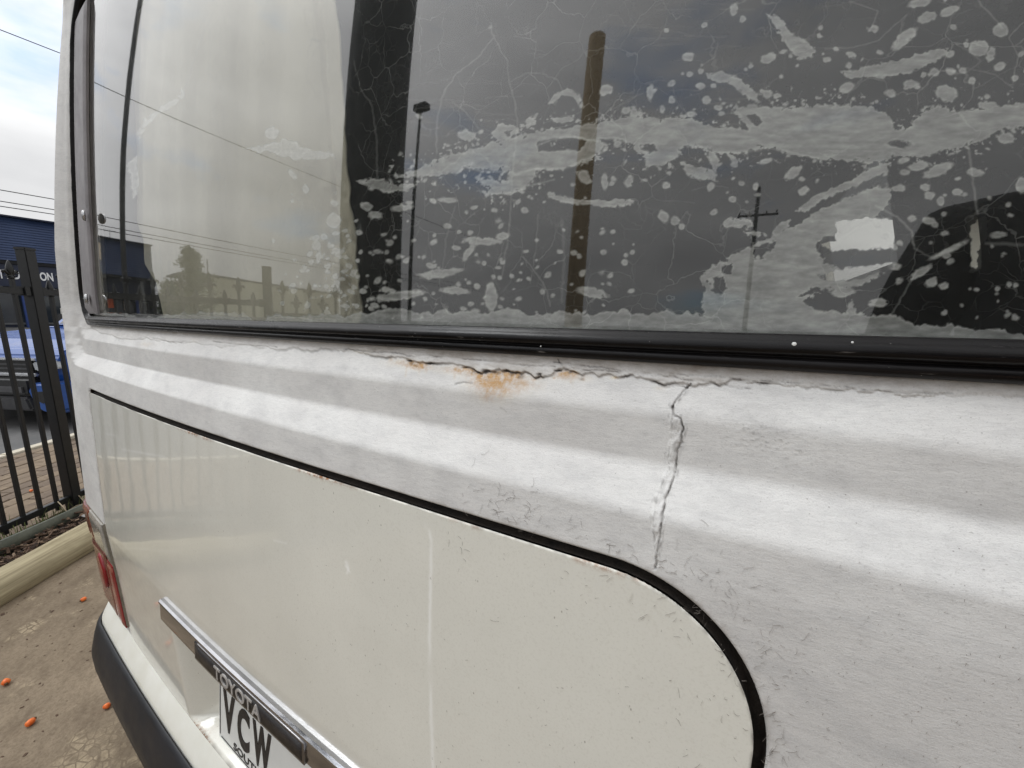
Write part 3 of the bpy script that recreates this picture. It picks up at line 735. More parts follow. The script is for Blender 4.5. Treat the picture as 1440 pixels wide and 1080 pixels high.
# bright ridges under the main smear, cracks and scratches
LINES = [([(754,205),(775,196),(808,192),(840,200)], 1.6, .5), ([(640,245),(655,235),(683,240),(716,242),(724,246),(750,238),(795,236),(850,212)], 1.7, .55), ([(684,274),(723,271),(748,260),(778,252)], 1.5, .5), ([(966,205),(985,206),(1003,214),(1040,215),(1075,208),(1100,210),(1150,222)], 1.7, .4),
 ([(845,196),(870,194),(884,202)], 1.5, .5), ([(690,32),(692,48),(712,85),(716,115),(724,140),(727,175),(720,250),(716,320),(706,390)], 1.1, .38), ([(694,50),(672,80),(640,105),(622,135),(614,165),(614,215)], 1.2, .42), ([(716,115),(740,102),(765,103),(785,112),(792,130)], .9, .3), ([(636,143),(655,158),(672,178)], 1., .35), ([(497,85),(505,120),(522,150),(528,190),(530,250)], .9, .3), ([(757,300),(755,340),(745,400)], .9, .25), ([(640,290),(628,330),(622,375)], .8, .28), ([(735,360),(755,385),(770,410),(774,430)], 1., .4), ([(790,310),(793,360),(790,425)], 2., .22),
 ([(1362,212),(1368,245),(1372,275),(1376,300)], 1.7, .5), ([(1232,290),(1262,305),(1283,325),(1286,345)], 1.5, .6), ([(1285,348),(1310,362)], 1., .4), ([(1255,440),(1275,405),(1290,380)], 1.2, .4), ([(1310,363),(1340,350),(1362,338)], 2.2, .45), ([(1388,342),(1440,344)], 2., .3), ([(1440,30),(1420,52),(1432,80),(1425,115)], 1., .4), ([(1375,0),(1395,20),(1410,40)], 1.3, .4), ([(1195,0),(1235,15),(1226,38)], 1., .35), ([(1010,60),(1004,80),(985,95)], .8, .3), ([(1160,68),(1200,66),(1235,56),(1275,20)], 1., .35), ([(1362,100),(1380,85),(1362,70),(1345,62)], .8, .3), ([(1360,95),(1400,104),(1425,122)], .9, .3), ([(905,180),(893,140)], .7, .25), ([(858,170),(870,148),(905,130)], .7, .22), ([(985,175),(965,160),(950,140),(945,115)], .8, .25), ([(262,118),(280,60),(300,15)], 1.2, .25), ([(300,150),(312,210),(318,290)], .8, .22), ([(130,250),(150,200)], 1., .25), ([(190,0),(180,22)], 1.2, .3)]
lin = np.zeros(FXs.shape)
for pts, wd, am in LINES:
    d = seg_dist(FXs+.5*w1, FYs+.5*w2, pts); lin = np.maximum(lin, am*np.exp(-(d/wd)**2))
# brush-like horizontal scratches high on the pane
for cx_, cy_ in [(940, 60), (720, 130), (960, 20), (1020, 200), (650, 150)]:
    for k in range(12):
        x = cx_+RNG.normal(0, 34); y = cy_+RNG.normal(0, 42); L_ = RNG.uniform(8, 30)
        d = seg_dist(FXs+.3*w1, FYs+.3*w2, [(x-L_, y+RNG.normal(0, 2)), (x, y-1.5), (x+L_, y+RNG.normal(0, 2))]); lin = np.maximum(lin, RNG.uniform(.08, .2)*np.exp(-(d/.8)**2))
# runs of pale residue on the left
for k in range(16):
    x = RNG.uniform(190, 245); y = RNG.uniform(330, 440); d = seg_dist(FXs+.4*w1, FYs, [(x, y), (x+RNG.normal(0, 4), y+RNG.uniform(20, 60))]); lin = np.maximum(lin, RNG.uniform(.1, .3)*np.exp(-(d/2)**2))
sp = [(611,258,3),(709,285,2),(700,310,3),(672,368,3),(553,447,2),(592,445,2.5),(846,382,3),(690,38,3),(683,415,2)]
for x, y, r in sp: lin = np.maximum(lin, .9*np.exp(-((FXs+1.5*w1-x)**2+(FYs+w2-y)**2)/r**2))
clear = np.clip(.5-poly_sdf(FXs+1.4*w1, FYs+1.4*w2, [(1174,312),(1205,308),(1262,309),(1264,322),(1256,348),(1230,350),(1196,352),(1170,350),(1150,344),(1176,338)])/1.6, 0, 1)  # bright patch behind the glass, its outline shaped by clear tint
clear = np.maximum(clear, np.clip(.5-poly_sdf(FXs+1.4*w1, FYs+1.4*w2, [(1374,306),(1386,304),(1390,330),(1381,345),(1374,376),(1366,374),(1370,345),(1366,325)])/1.6, 0, 1))
clear = np.maximum(clear, .75*np.clip(.5-poly_sdf(FXs+1.4*w1, FYs+1.4*w2, [(1148,385),(1200,376),(1256,371),(1252,383),(1215,391),(1160,396)])/2, 0, 1))
dens = dens*(1-.8*clear)
clear = np.maximum(clear, .85*np.clip((515-FXs+.05*(FYs-200))/30, 0, 1))  # tint lightened on the left so the curtain shows brighter
film_v = dens*.95+lin
fX, fZ = pix_to(FXs, FYs, -.008)
nrF, ncF = gx.shape
ff = grid_faces(nrF, ncF)
ok = (win_d(fX, fZ) < -.02) & (fX > WIN[0]+.012) & (fX < WIN[1]-.01) & (fZ > 1.283) & (fZ < WIN[3]-.02)
ff = ff[ok[ff].all(1)]
FV = surf(fX, fZ, -.0085)
fo = mesh_np('tint_film', FV, ff[:, ::-1], M_FILM, None, True, {'film': film_v, 'clearing': clear})
fo.parent = glass

# ------------------------------------------------------------------ rear hatch
GAP = .0076
hX = cX[(cX > HX0-.004) & (cX < HX1+.004)]
hZ = np.concatenate([np.arange(1.132, .93, -.0011), np.arange(.929, .425, -.0032)])
gx, gz = np.meshgrid(hX, hZ); a, b = gx.ravel(), gz.ravel()
oh = o_prof(a, b)+.0012
rec = np.minimum(np.clip((a+.94)/.075, 0, 1), np.clip((-.32-a)/.075, 0, 1))*np.clip((.70-b)/.02, 0, 1)
rec = rec*rec*(3-2*rec)*np.clip((b-.4385)/.005, 0, 1)
oh = oh-.040*rec
hsd = -hatch_sdf(a, b, GAP)
ed = np.clip(hsd, 0, .0013)/.0013
oh = oh-.0013*(1-np.sqrt(np.clip(1-(1-ed)**2, 0, 1)))+.0006*fbm(a*5, b*5, 61, 2)
hpx, hpy = project(surf(a, b, oh))
hw = hpx+1.5*fbm(hpx/9, hpy/9, 62)
drip = np.exp(-((seg_dist(hw, hpy, [(598,738),(607,758),(606,800),(604,900),(606,1000),(609,1085)]))/2.6)**2)*np.clip(.62+1.2*vnoise(hpx/5, hpy/45, 63), .1, 1)
drip = drip+.9*np.exp(-(seg_dist(hw, hpy, [(487,790),(490,799),(488,806)])/1.8)**2)+.8*np.exp(-(seg_dist(hw, hpy, [(486,796),(492,804)])/1.5)**2)
for (x0, y0, x1, y1, w) in [(172,632,230,642,.5),(385,760,402,764,.5),(165,770,250,776,.25),(150,610,160,612,.4)]:
    drip = drip+w*np.exp(-(seg_dist(hw, hpy, [(x0, y0), (x1, y1)])/1.6)**2)
hru = np.exp(-(hsd/.0035)**2)*np.clip(3.2*vnoise(hpx/55, hpy*0, 64)-.05, 0, 1)*(hpx < 930)
hdk = .5*np.exp(-(hsd/.0015)**2)*np.clip(2*vnoise(hpx/9, hpy/9, 65)+.4, 0, 1)
hf = grid_faces(*gx.shape); hT = np.vstack([hf[:, [0, 3, 2]], hf[:, [0, 2, 1]]])
hv, ht, ha = clip_tris(np.stack([a, b], -1), hT, hsd, {'O': oh, 'drip': drip, 'rust': hru, 'dark': hdk})
ho = ha.pop('O')
hatch = vp(mesh_np('rear_hatch', surf(hv[:, 0], hv[:, 1], ho), ht, M_HATCH, None, True, ha))
hatch['label'] = 'glossy cream hatch with rounded upper corner'

# dark channel between body and hatch
def contour(level, n=420):
    cx, cz = (HX0+HX1)/2, 1.0
    w, h = (HX1-HX0)/2+.05, .62
    per = []
    for k in range(n):
        s = k/n*4
        if s < 1: per.append((-w+2*w*s, .2))
        elif s < 2: per.append((w, .2-(.2+.6)*(s-1)))
        elif s < 3: per.append((w-2*w*(s-2), -.6))
        else: per.append((-w, -.6+.8*(s-3)))
    D = np.array(per); lo = np.zeros(n); hi = np.ones(n)*1.2
    for _ in range(40):
        md = (lo+hi)/2; v = hatch_sdf(cx+D[:, 0]*md, cz+D[:, 1]*md)-level
        lo = np.where(v < 0, md, lo); hi = np.where(v < 0, hi, md)
    return cx+D[:, 0]*lo, cz+D[:, 1]*lo
def channel(name, prof, mat, n=420):
    sec = []
    for lev, d in prof:
        x, z = contour(lev, n); sec.append(surf(x, z, o_prof(x, z)+d))
    sec = np.stack(sec, 1); m = len(prof)
    i = np.arange(n)[:, None]; j = np.arange(m-1)[None, :]
    f = np.stack([i*m+j, i*m+j+1, ((i+1) % n)*m+j+1, ((i+1) % n)*m+j], -1).reshape(-1, 4)
    return vp(mesh_np(name, sec.reshape(-1, 3), f, mat))
channel('hatch_gap_seal', [(.0012, -.0035), (.0006, -.007), (.0004, -.020), (-.0036, -.016), (-.0080, -.020), (-.0081, -.0030)], M_GAPSEAL)

# thin dark cracks, hairs and cobweb strands round the corner of the hatch
def strands(name, n, where, parent, off, mat=M_WEB):
    V, F = [], []
    for _ in range(n):
        px, py, ang, L, w = where()
        k = RNG.integers(5, 10); pts = []
        curl = RNG.normal(0, .45)
        for q in range(k):
            pts.append((px, py)); ang += curl/ k*2+RNG.normal(0, .28)
            px += math.cos(ang)*L/k; py += math.sin(ang)*L/k
        P = np.array(pts); x, z = pix_to(P[:, 0], P[:, 1], lambda a, b: o_prof(a, b)+off)
        T_ = np.gradient(np.stack([x, z], -1), axis=0); T_ /= np.linalg.norm(T_, axis=1)[:, None]+1e-9
        N = np.stack([-T_[:, 1], T_[:, 0]], -1)
        ww = w*np.sin(np.linspace(.25, math.pi-.25, k))[:, None]
        A = np.stack([x, z], -1)
        for s_, dz in ((-1, 0), (0, .00025), (1, 0)):
            B = A+N*ww*s_
            V.append(surf(B[:, 0], B[:, 1], o_prof(B[:, 0], B[:, 1])+off+dz))
        b0 = sum(len(v) for v in V[:-3])
        for q in range(k-1):
            F.append((b0+q, b0+q+1, b0+k+q+1, b0+k+q)); F.append((b0+k+q, b0+k+q+1, b0+2*k+q+1, b0+2*k+q))
    o = mesh_np(name, np.vstack(V), F, mat, None, True); o['kind'] = 'stuff'
    o.parent = parent
    return o
CORNER = [(640,715),(741,748),(849,778),(922,800),(970,818),(1000,834),(1021,853),(1053,888),(1069,940),(1073,986),(1070,1040),(1067,1080)]
def near_corner(side):
    def f():
        k = RNG.integers(1, len(CORNER)-1) if RNG.random() < .8 else 0
        t = RNG.random(); x = CORNER[k][0]*(1-t)+CORNER[k+1][0]*t; y = CORNER[k][1]*(1-t)+CORNER[k+1][1]*t
        nx, ny = CORNER[k+1][1]-CORNER[k][1], -(CORNER[k+1][0]-CORNER[k][0]); L = math.hypot(nx, ny); nx /= L; ny /= L
        d = abs(RNG.exponential(24 if side > 0 else 34))+(2 if side > 0 else 26)
        ang = math.atan2(CORNER[k+1][1]-CORNER[k][1], CORNER[k+1][0]-CORNER[k][0])+RNG.normal(0, .9)
        return x+side*nx*d, y+side*ny*d, ang, RNG.uniform(5, 22), RNG.uniform(.00002, .000055)
    return f
strands('paint_cracks', 150, near_corner(1), panel, .0003)
def hat_where():
    x, y, a_, L, w = near_corner(-1)()
    return x, y, a_, L*.9, w*.8
st = strands('cobweb_strands', 60, hat_where, hatch, .0017)
def flecks():
    return RNG.uniform(420, 1040), RNG.uniform(740, 1080), RNG.normal(1.4, .6), RNG.uniform(1.5, 5), RNG.uniform(.00005, .00012)
def fl_where():
    while True:
        x, y, a_, L, w = flecks()
        if y > np.interp(x, [400, 655, 920, 1016, 1046], [672, 745, 825, 880, 1000])+12: return x, y, a_, L, w
strands('dirt_flecks', 110, fl_where, hatch, .0017)
strands('dirt_flecks', 90, lambda: (RNG.uniform(1080, 1440), RNG.uniform(780, 1080), RNG.normal(.5, .8), RNG.uniform(2, 6), RNG.uniform(.00003, .00007)), panel, .0003)

# ------------------------------------------------------------------ chrome strip over the plate, badge, plate
def along(name, xs, prof, mat, caps=True, parent=None):
    """closed profile [(z, o)] swept along X"""
    m = MB(); secs = []
    for x in xs:
        secs.append([tuple(surf(x, z, o)) for z, o in prof])
    return vp(m.sweep(secs, True, caps).build(name, mat, None, True))
def flat_shade(o, ang=40):
    me = o.data
    me.polygons.foreach_set('use_smooth', np.ones(len(me.polygons), bool))
    me.set_sharp_from_angle(angle=math.radians(ang)); return o
gar = flat_shade(along('plate_garnish', np.linspace(-.938, -.322, 42),
    [(.730, .044), (.7305, .0550), (.7330, .0580), (.7336, .0630), (.7315, .0664), (.7285, .0669), (.7255, .0650), (.708, .0660), (.692, .0670), (.687, .0650), (.685, .060), (.685, .036)], M_CHROME), 28)
bz = along('badge_frame', np.linspace(-.775, -.452, 24), [(.7235, .0640), (.7240, .0668), (.7225, .0676), (.7205, .0678), (.6945, .0693), (.692, .0696), (.6890, .0692), (.6885, .0655)], M_CHROME_DULL); bz.parent = gar; bz.matrix_parent_inverse = Matrix()
bp = along('badge_panel', np.linspace(-.771, -.456, 24), [(.7205, .0655), (.7205, .0683), (.6945, .0698), (.6945, .0668)], M_BADGE); bp.parent = gar; bp.matrix_parent_inverse = Matrix()

FONT = None
def text_mesh(s, size, ext, sx=1., bold=0.):
    cu = bpy.data.curves.new('lettering', 'FONT'); cu.body = s; cu.size = size; cu.extrude = ext; cu.offset = bold
    cu.align_x = 'LEFT'; cu.resolution_u = 4
    o = bpy.data.objects.new('lettering', cu); COL.objects.link(o)
    dg = bpy.context.evaluated_depsgraph_get(); me = bpy.data.meshes.new_from_object(o.evaluated_get(dg))
    bpy.data.objects.remove(o); bpy.data.curves.remove(cu)
    n = len(me.vertices); co = np.zeros(n*3, np.float32); me.vertices.foreach_get('co', co); co = co.reshape(-1, 3)
    co[:, 0] *= sx
    return me, co
def put_text(name, s, x0, x1, z0, z1, offs, mat, parent, ext=.0012, bold=0., place=None):
    """raised lettering laid on the van surface between X0..X1 and z0..z1"""
    me, co = text_mesh(s, .1, .5, 1., bold)
    mn, mx = co.min(0), co.max(0)
    tx = x0+(co[:, 0]-mn[0])/(mx[0]-mn[0])*(x1-x0); tz = z0+(co[:, 1]-mn[1])/(mx[1]-mn[1])*(z1-z0)
    oo = offs(tz)+np.where(co[:, 2] > 0, ext, -.0006)
    P = surf(tx, tz, oo).astype(np.float32)
    me.vertices.foreach_set('co', P.ravel()); me.update()
    o = link(name, me, mat); o.parent = parent; return o
put_text('badge_lettering', 'TOYOTA', -.698, -.556, .6965, .7185, lambda z: .0682+(.7205-z)*.058, M_LETTER, gar, .0016, .0015)

pl_o = lambda z: .020+(.573-z)*.10
plate = flat_shade(along('number_plate', np.linspace(-.832, -.448, 20), [(.4440, pl_o(.4440)-.002), (.4440, pl_o(.4440)), (.573, pl_o(.573)), (.573, pl_o(.573)-.002)], M_PLATE))
def plate_strip(name, x0, x1, z0, z1, e=.0007, mat=M_BLACK):
    o = along(name, np.linspace(x0, x1, 8), [(z0, pl_o(z0)-.0005), (z0, pl_o(z0)+e), (z1, pl_o(z1)+e), (z1, pl_o(z1)-.0005)], mat); o.parent = plate; o.matrix_parent_inverse = Matrix(); return o
plate_strip('plate_border', -.829, -.8265, .453, .565); plate_strip('plate_border', -.822, -.458, .4488, .4506); plate_strip('plate_border', -.4535, -.451, .453, .565)
put_text('plate_lettering', 'V', -.815, -.768, .475, .560, pl_o, M_BLACK, plate, .001, .004)
put_text('plate_lettering', 'C', -.757, -.713, .475, .560, pl_o, M_BLACK, plate, .001, .004)
put_text('plate_lettering', 'W', -.702, -.640, .475, .560, pl_o, M_BLACK, plate, .001, .004)
put_text('plate_lettering', 'SOUTH AUSTRALIA', -.772, -.510, .4535, .4685, pl_o, M_BLACK, plate, .0009, .0008)

# ------------------------------------------------------------------ tail lamp, valance, bumper
def slab(name, xs, zs, off_o, off_i, mat, parent=None, top=None):
    gx, gz = np.meshgrid(xs, zs); a, b = gx.ravel(), gz.ravel(); n_z, n_x = gx.shape
    base = np.minimum(o_prof(a, b), .07)
    ro = np.minimum.reduce([np.abs(a-xs[0]), np.abs(a-xs[-1]), np.abs(b-zs[0]), np.abs(b-zs[-1])]); rd = np.clip(ro/.006, 0, 1)
    so = surf(a, b, base+off_i+(off_o-off_i)*(.55+.45*np.sqrt(1-(1-rd)**2))); si = surf(a, b, base+off_i); n = len(a)
    f = grid_faces(n_z, n_x)
    bd = np.concatenate([np.arange(n_x), np.arange(1, n_z)*n_x+n_x-1, (n_z-1)*n_x+np.arange(n_x-2, -1, -1), np.arange(n_z-2, 0, -1)*n_x]); bn = np.roll(bd, -1)
    o = mesh_np(name, np.vstack([so, si]), np.vstack([f, f[:, ::-1]+n, np.stack([bd, bd+n, bn+n, bn], -1)]), mat)
    if parent is None: vp(o)
    else: o.parent = parent
    return flat_shade(o, 45)
XA = X_ARC-R_ARC*1.25
lamp = slab('tail_lamp', np.linspace(XA, -1.334, 44), np.linspace(.449, .765, 30), .003, -.006, M_BEZEL)
slab('amber_lens', np.linspace(XA+.004, -1.481, 24), np.linspace(.660, .7605, 12), .008, .001, M_AMBER, lamp)
slab('clear_lens', np.linspace(-1.478, -1.342, 20), np.linspace(.660, .7605, 12), .008, .001, M_CLEAR, lamp)
slab('red_lens', np.linspace(XA+.004, -1.398, 30), np.linspace(.454, .654, 18), .008, .001, M_RED, lamp)
slab('red_lens', np.linspace(-1.395, -1.342, 8), np.linspace(.454, .640, 18), .008, .001, M_DEEPRED, lamp)
# oval reflector in the red lens
m = MB(); cen = (-1.455, .585); secs = []
for o_, sc in ((.006, 1.), (.0115, .96), (.014, .8), (.014, .01)):
    secs.append([tuple(surf(cen[0]+.035*sc*math.cos(t), cen[1]+.055*sc*math.sin(t), float(o_prof(cen[0], cen[1]))+o_)) for t in np.linspace(0, 2*math.pi, 25)[:-1]])
rf = m.sweep(secs).build('reflector', M_DEEPRED, lamp, True)

xs_all = np.concatenate([np.linspace(X_ARC-R_ARC*1.57, X_ARC, 14), np.linspace(X_ARC+.01, .30, 60), np.linspace(.305, .305+R_ARC*1.57, 12)])
flat_shade(along('rear_valance', xs_all, [(.4365, -.012), (.4350, .044), (.4345, .0465), (.4315, .0495), (.396, .0670), (.390, .0695), (.382, .0702), (.30, .066), (.295, .05), (.33, -.01), (.43, -.012)], M_VALANCE), 30)
xs_b = np.concatenate([np.linspace(X_ARC-R_ARC*1.2, X_ARC, 14), np.linspace(X_ARC+.01, .30, 60), np.linspace(.305, .305+R_ARC*1.2, 12)])
bump = flat_shade(along('rear_bumper', xs_b, [(.350, .0712), (.381, .0715), (.3835, .0735), (.382, .077), (.374, .082), (.345, .0910), (.312, .0985), (.300, .1010), (.286, .1020), (.245, .1005), (.232, .092), (.228, .075), (.228, .0712)], M_BUMPER), 35)

# edge strip and knobs along the left side of the window
strip = slab('window_edge_strip', np.linspace(-1.474, -1.362, 16), np.linspace(1.288, 1.94, 40), .006, -.002, M_STRIP)
for px, py in ((118, 303), (121.5, 420)):
    x, z = pix_to(np.array([px*1.]), np.array([py*1.]), .012)
    c = surf(x[0], z[0], .010)
    m = MB().lathe([(0, 0), (.012, 0), (.012, .0025), (.0105, .0042), (.008, .005), (.0, .0053)], 18)
    m.box(-.008, .008, -.001, .001, .0048, .0062)
    rot = Matrix.Translation(Vector(c)) @ Vector((-.35, -1, .05)).normalized().to_track_quat('Z', 'Y').to_matrix().to_4x4()
    m.v = [tuple(rot @ Vector(v)) for v in m.v]
    vp(m.build('seal_screw', M_SCREW, None))
for px, py, r in ((1117, 484, .0014), (1199, 481.5, .0007), (760, 487, .0006)):
    x, z = pix_to(np.array([px*1.]), np.array([py*1.]), .010)
    m = MB().lathe([(0, 0), (r, 0), (r*.8, r*.5), (0, r*.7)], 10)
    rot = Matrix.Translation(Vector(surf(x[0], z[0], .0094))) @ Vector((0, -1, .1)).to_track_quat('Z', 'Y').to_matrix().to_4x4()
    m.v = [tuple(rot @ Vector(v)) for v in m.v]; q = m.build('paint_drop', M_PLATE, window); q.matrix_parent_inverse = Matrix()
# ------------------------------------------------------------------ the rest of the van
def side(sg):
    gx = []
    zs = np.concatenate([[.30], np.linspace(.42, 1.30, 12), np.linspace(1.36, 2.36, 14)])
    ys = np.array([.10, .6, 1.2, 2.4, 3.6, 5.6])
    return zs, ys
def wall_x(z, sg): return XC+sg*((XC-X_ARC)*taper(z)+R_ARC+.03)
def panel_piece(m, sg, y0, y1, z0, z1, t=.03, inset=0.):
    zs = np.linspace(z0, z1, max(2, int((z1-z0)/.12)+2)); secs = []
    for z in zs:
        x = wall_x(z, sg)-sg*inset; ya = y0 if y0 > .2 else float(yplan(XC+sg*(XC-X_ARC)*taper(z))+lean(z)+R_ARC-.012)
        secs.append([(x, ya, z), (x, y1, z), (x-sg*t, y1, z), (x-sg*t, ya, z)])
    m.sweep(secs)
for sg in (-1, 1):
    holes = [] if sg < 0 else [(.595, .66, 1.385, 1.475), (.95, 1.85, 1.44, 1.74), (2.6, 3.6, 1.42, 1.9)]  # the narrow slot is an added opening that makes the bright slit
    for nm, t, ins, mat in (('side_panel', .028, 0, M_VALANCE), ('side_lining', .01, .03, M_LINING)):
        m = MB(); y = .11
        for (a0, a1, b0, b1) in holes:
            panel_piece(m, sg, y, a0, .34, 2.36, t, ins)
            panel_piece(m, sg, a0, a1, .34, b0, t, ins); panel_piece(m, sg, a0, a1, b1, 2.36, t, ins); y = a1
        panel_piece(m, sg, y, 5.6, .34, 2.36, t, ins)
        vp(m.build(nm, mat))
    for (a0, a1, b0, b1) in holes:
        m = MB(); panel_piece(m, sg, a0, a1, b0, b1, .004, .012); vp(m.build('side_window', M_GLASS))
m = MB(); xr = [wall_x(2.36, -1), wall_x(2.36, 1)]
m.sweep([[(xr[0], y, 2.355), (xr[0]+.06, y, 2.43), (XC, y, 2.47), (xr[1]-.06, y, 2.43), (xr[1], y, 2.355)] for y in (.165, 5.6)]); vp(m.build('roof', M_VALANCE))
vp(MB().box(wall_x(1, -1)+.05, wall_x(1, 1)-.05, .05, 5.58, .58, .64).build('floor_deck', M_LINING))
vp(MB().box(wall_x(2.35, -1)+.04, wall_x(2.35, 1)-.04, .17, 5.58, 2.34, 2.352).box(wall_x(2.34, -1)+.04, wall_x(2.34, 1)-.04, 5.56, 5.6, .64, 2.338).build('cabin_lining', M_LINING))
vp(MB().box(wall_x(1, -1)+.05, wall_x(1, 1)-.05, .03, .05, .60, 1.255).build('rear_lining', M_LINING))
fm = MB(); zf = [.34, 1.2, 2.36]
fm.sweep([[(wall_x(z, -1), 5.6, z), (wall_x(z, 1), 5.6, z), (wall_x(z, 1)-.08, y, z), (wall_x(z, -1)+.08, y, z)] for z, y in ((.34, 5.75), (1.2, 5.75), (2.36, 5.62))]); vp(fm.build('front_panel', M_VALANCE))
vp(MB().box(wall_x(1.5, -1)+.2, wall_x(1.5, 1)-.2, 5.70, 5.76, 1.3, 2.05).build('windscreen', M_BLACK, None, False, .01))
for sg in (-1, 1):
    for yy in (1.35, 4.75):
        x = XC+sg*.86
        m = MB().lathe([(.20, -.1), (.30, -.1), (.345, -.07), (.345, .07), (.30, .1), (.20, .1)], 28)
        rot = Matrix.Translation((x, yy, .345)) @ Matrix.Rotation(math.pi/2, 4, 'Y'); m.v = [tuple(rot @ Vector(v)) for v in m.v]
        w = vp(m.build('wheel', M_TYRE, None, True))
        m = MB().lathe([(.0, .05), (.12, .07), (.2, .095), (.205, .08), (.205, -.08), (0, -.08)], 24); m.v = [tuple(rot @ Vector(v)) for v in m.v]
        m.build('wheel_rim', M_VALANCE, w, True)
# bench seat backs inside
def seat(x0, x1, y, ztop, hr):
    m = MB(); n = 14; c = (x0+x1)/2; hw = (x1-x0)/2; secs = []
    for yy, s in ((y, .93), (y+.02, 1), (y+.10, 1), (y+.12, .93)):
        sec = []
        for t in np.linspace(0, math.pi, n): sec.append((c+hw*s*math.copysign(abs(math.cos(t))**.5, math.cos(t)), yy, ztop-hr+hr*s*math.sin(t)**.6))
        sec += [(c-hw*s, yy, .75), (c+hw*s, yy, .75)]; secs.append(sec)
    s = vp(m.sweep(secs).build('bench_seat', M_DARKCLOTH, None, True)); return s
seat(.10, .31, .62, 1.33, .07)
seat(-1.4, -.75, 1.9, 1.5, .08)
seat(-.6, .1, 1.9, 1.40, .08)

# ------------------------------------------------------------------ curtain hanging behind the glass
cxs = np.linspace(-1.12, -.44, 260); czs = np.linspace(1.272, 1.975, 130)
gx, gz = np.meshgrid(cxs, czs); a, b = gx.ravel(), gz.ravel()
edge_x = np.interp(b, [1.27, 1.35, 1.49, 1.63, 1.98], [-.427, -.429, -.440, -.449, -.466])+.004*fbm(b*30, b*0, 71, 3)
xl = np.interp(b, [1.27, 1.36, 1.44, 1.52, 1.98], [-1.10, -1.14, -1.26, -1.36, -1.42])  # upper left flare added: pale cloth stands in for a bright sky reflection
a = xl+(a+1.12)/(1.12-.44)*(edge_x-xl)
fold = .010*np.sin(a*19+1.2*np.sin(b*3))+.006*np.sin(a*47+2*np.sin(b*5+1))+.004*fbm(a*30, b*8, 72, 3)
near = np.exp(-((edge_x-a)/.07)**2)*np.clip((1.62-b)/.3, 0, 1)
fold = fold+near*.010*fbm(a*55, b*42, 73, 4)
hem = (np.abs(edge_x-a-.028) < .0016)*.003
fold = .45*(fold-near*.010*fbm(a*55, b*42, 73, 4))+near*.010*fbm(a*55, b*42, 73, 4)-.10*np.clip(-1.0-a, 0, 1)
P = surf(a, b, -.042+fold-hem); n = len(a)
P2 = surf(a, b, -.044+fold)
f = grid_faces(*gx.shape); n_z, n_x = gx.shape
bd = np.concatenate([np.arange(n_x), np.arange(1, n_z)*n_x+n_x-1, (n_z-1)*n_x+np.arange(n_x-2, -1, -1), np.arange(n_z-2, 0, -1)*n_x]); bn = np.roll(bd, -1)
cur = mesh_np('curtain', np.vstack([P, P2]), np.vstack([f, f[:, ::-1]+n, np.stack([bd, bd+n, bn+n, bn], -1)]), M_CURTAIN)
tag(cur, 'cream cloth curtain with a loose hem hanging behind the van window', 'curtain')

# ------------------------------------------------------------------ ground materials
def mk_concrete():
    t = NT('stained_concrete')
    big = t.noise(1.3, None, 6, .6); mid = t.noise(7, t.map((1, 2.2, 1), rot=(0, 0, .6)), 6, .65); fine = t.noise(120, None, 4, .7)
    c = t.mix(t.ramp(big, .32, .66), s2l(112, 99, 82), s2l(146, 131, 111))
    c = t.mix(t.math('MULTIPLY', t.ramp(mid, .46, .66), .5), c, s2l(92, 79, 64))
    pt = t.noise(2.6, t.map((1, 1, 1), loc=(.6, .2, 0)), 6, .68)
    cr = t.node('ShaderNodeTexVoronoi', {'Vector': t.map((1, 1.5, 1)), 'Scale': 30.}, feature='DISTANCE_TO_EDGE').outputs['Distance']
    pale = t.math('MULTIPLY', t.ramp(pt, .56, .64), t.ramp(t.math('ADD', cr, t.math('MULTIPLY', fine, .10)), .08, .14))
    c = t.mix(t.math('MULTIPLY', pale, .7), c, s2l(184, 168, 140))
    c = t.mix(t.math('MULTIPLY', t.ramp(fine, .42, .72), .5), c, s2l(78, 64, 50))
    nb = t.bump(t.math('ADD', t.math('MULTIPLY', fine, .5), mid), .5, .006)
    t.bsdf(c, .88, nb, spec=.3); return t.m
M_CONC = mk_concrete()
M_ASPH = m_var('grey_asphalt', s2l(84, 84, 84), s2l(104, 103, 102), .9, 3, .4, 160, .004)
M_MULCHBASE = m_var('dark_mulch_soil', s2l(46, 36, 28), s2l(70, 56, 44), .95, 20, .6, 120, .01)
M_CHIP = [m_var('mulch_chip', s2l(*a), s2l(*b), .95, 30, .3) for a, b in (((74, 56, 44), (100, 80, 64)), ((118, 96, 78), (140, 120, 100)), ((52, 40, 34), (70, 56, 48)))]
M_LOG = None
def mk_log():
    t = NT('weathered_pine_log')
    g = t.noise(1, t.map((2.2, 60, 60), rot=(0, 0, -math.atan2(-.819, .573))), 6, .65); k = t.noise(5, None, 4, .6)
    c = t.mix(t.ramp(g, .32, .7), s2l(134, 123, 98), s2l(188, 176, 146))
    c = t.mix(t.math('MULTIPLY', t.ramp(k, .55, .75), .35), c, s2l(104, 90, 64))
    t.bsdf(c, .85, t.bump(g, .5, .006), spec=.2); return t.m
M_LOG = mk_log()
M_PAVER = [m_var('brick_paver', s2l(*a), s2l(*b), .9, 14, .5, 150, .004) for a, b in (((108, 93, 77), (128, 112, 94)), ((98, 84, 71), (117, 102, 87)), ((114, 98, 80), (134, 118, 99)))]
M_SAND = m_var('paving_sand', s2l(72, 60, 48), s2l(92, 78, 62), .95, 30, .4)
M_FENCE = m_var('black_powder_coat', s2l(11, 12, 14), s2l(20, 21, 23), .4, 30, .12, 200, .001)
M_EDGING = m_var('grey_green_edging', s2l(88, 92, 82), s2l(110, 112, 100), .6, 12, .2)
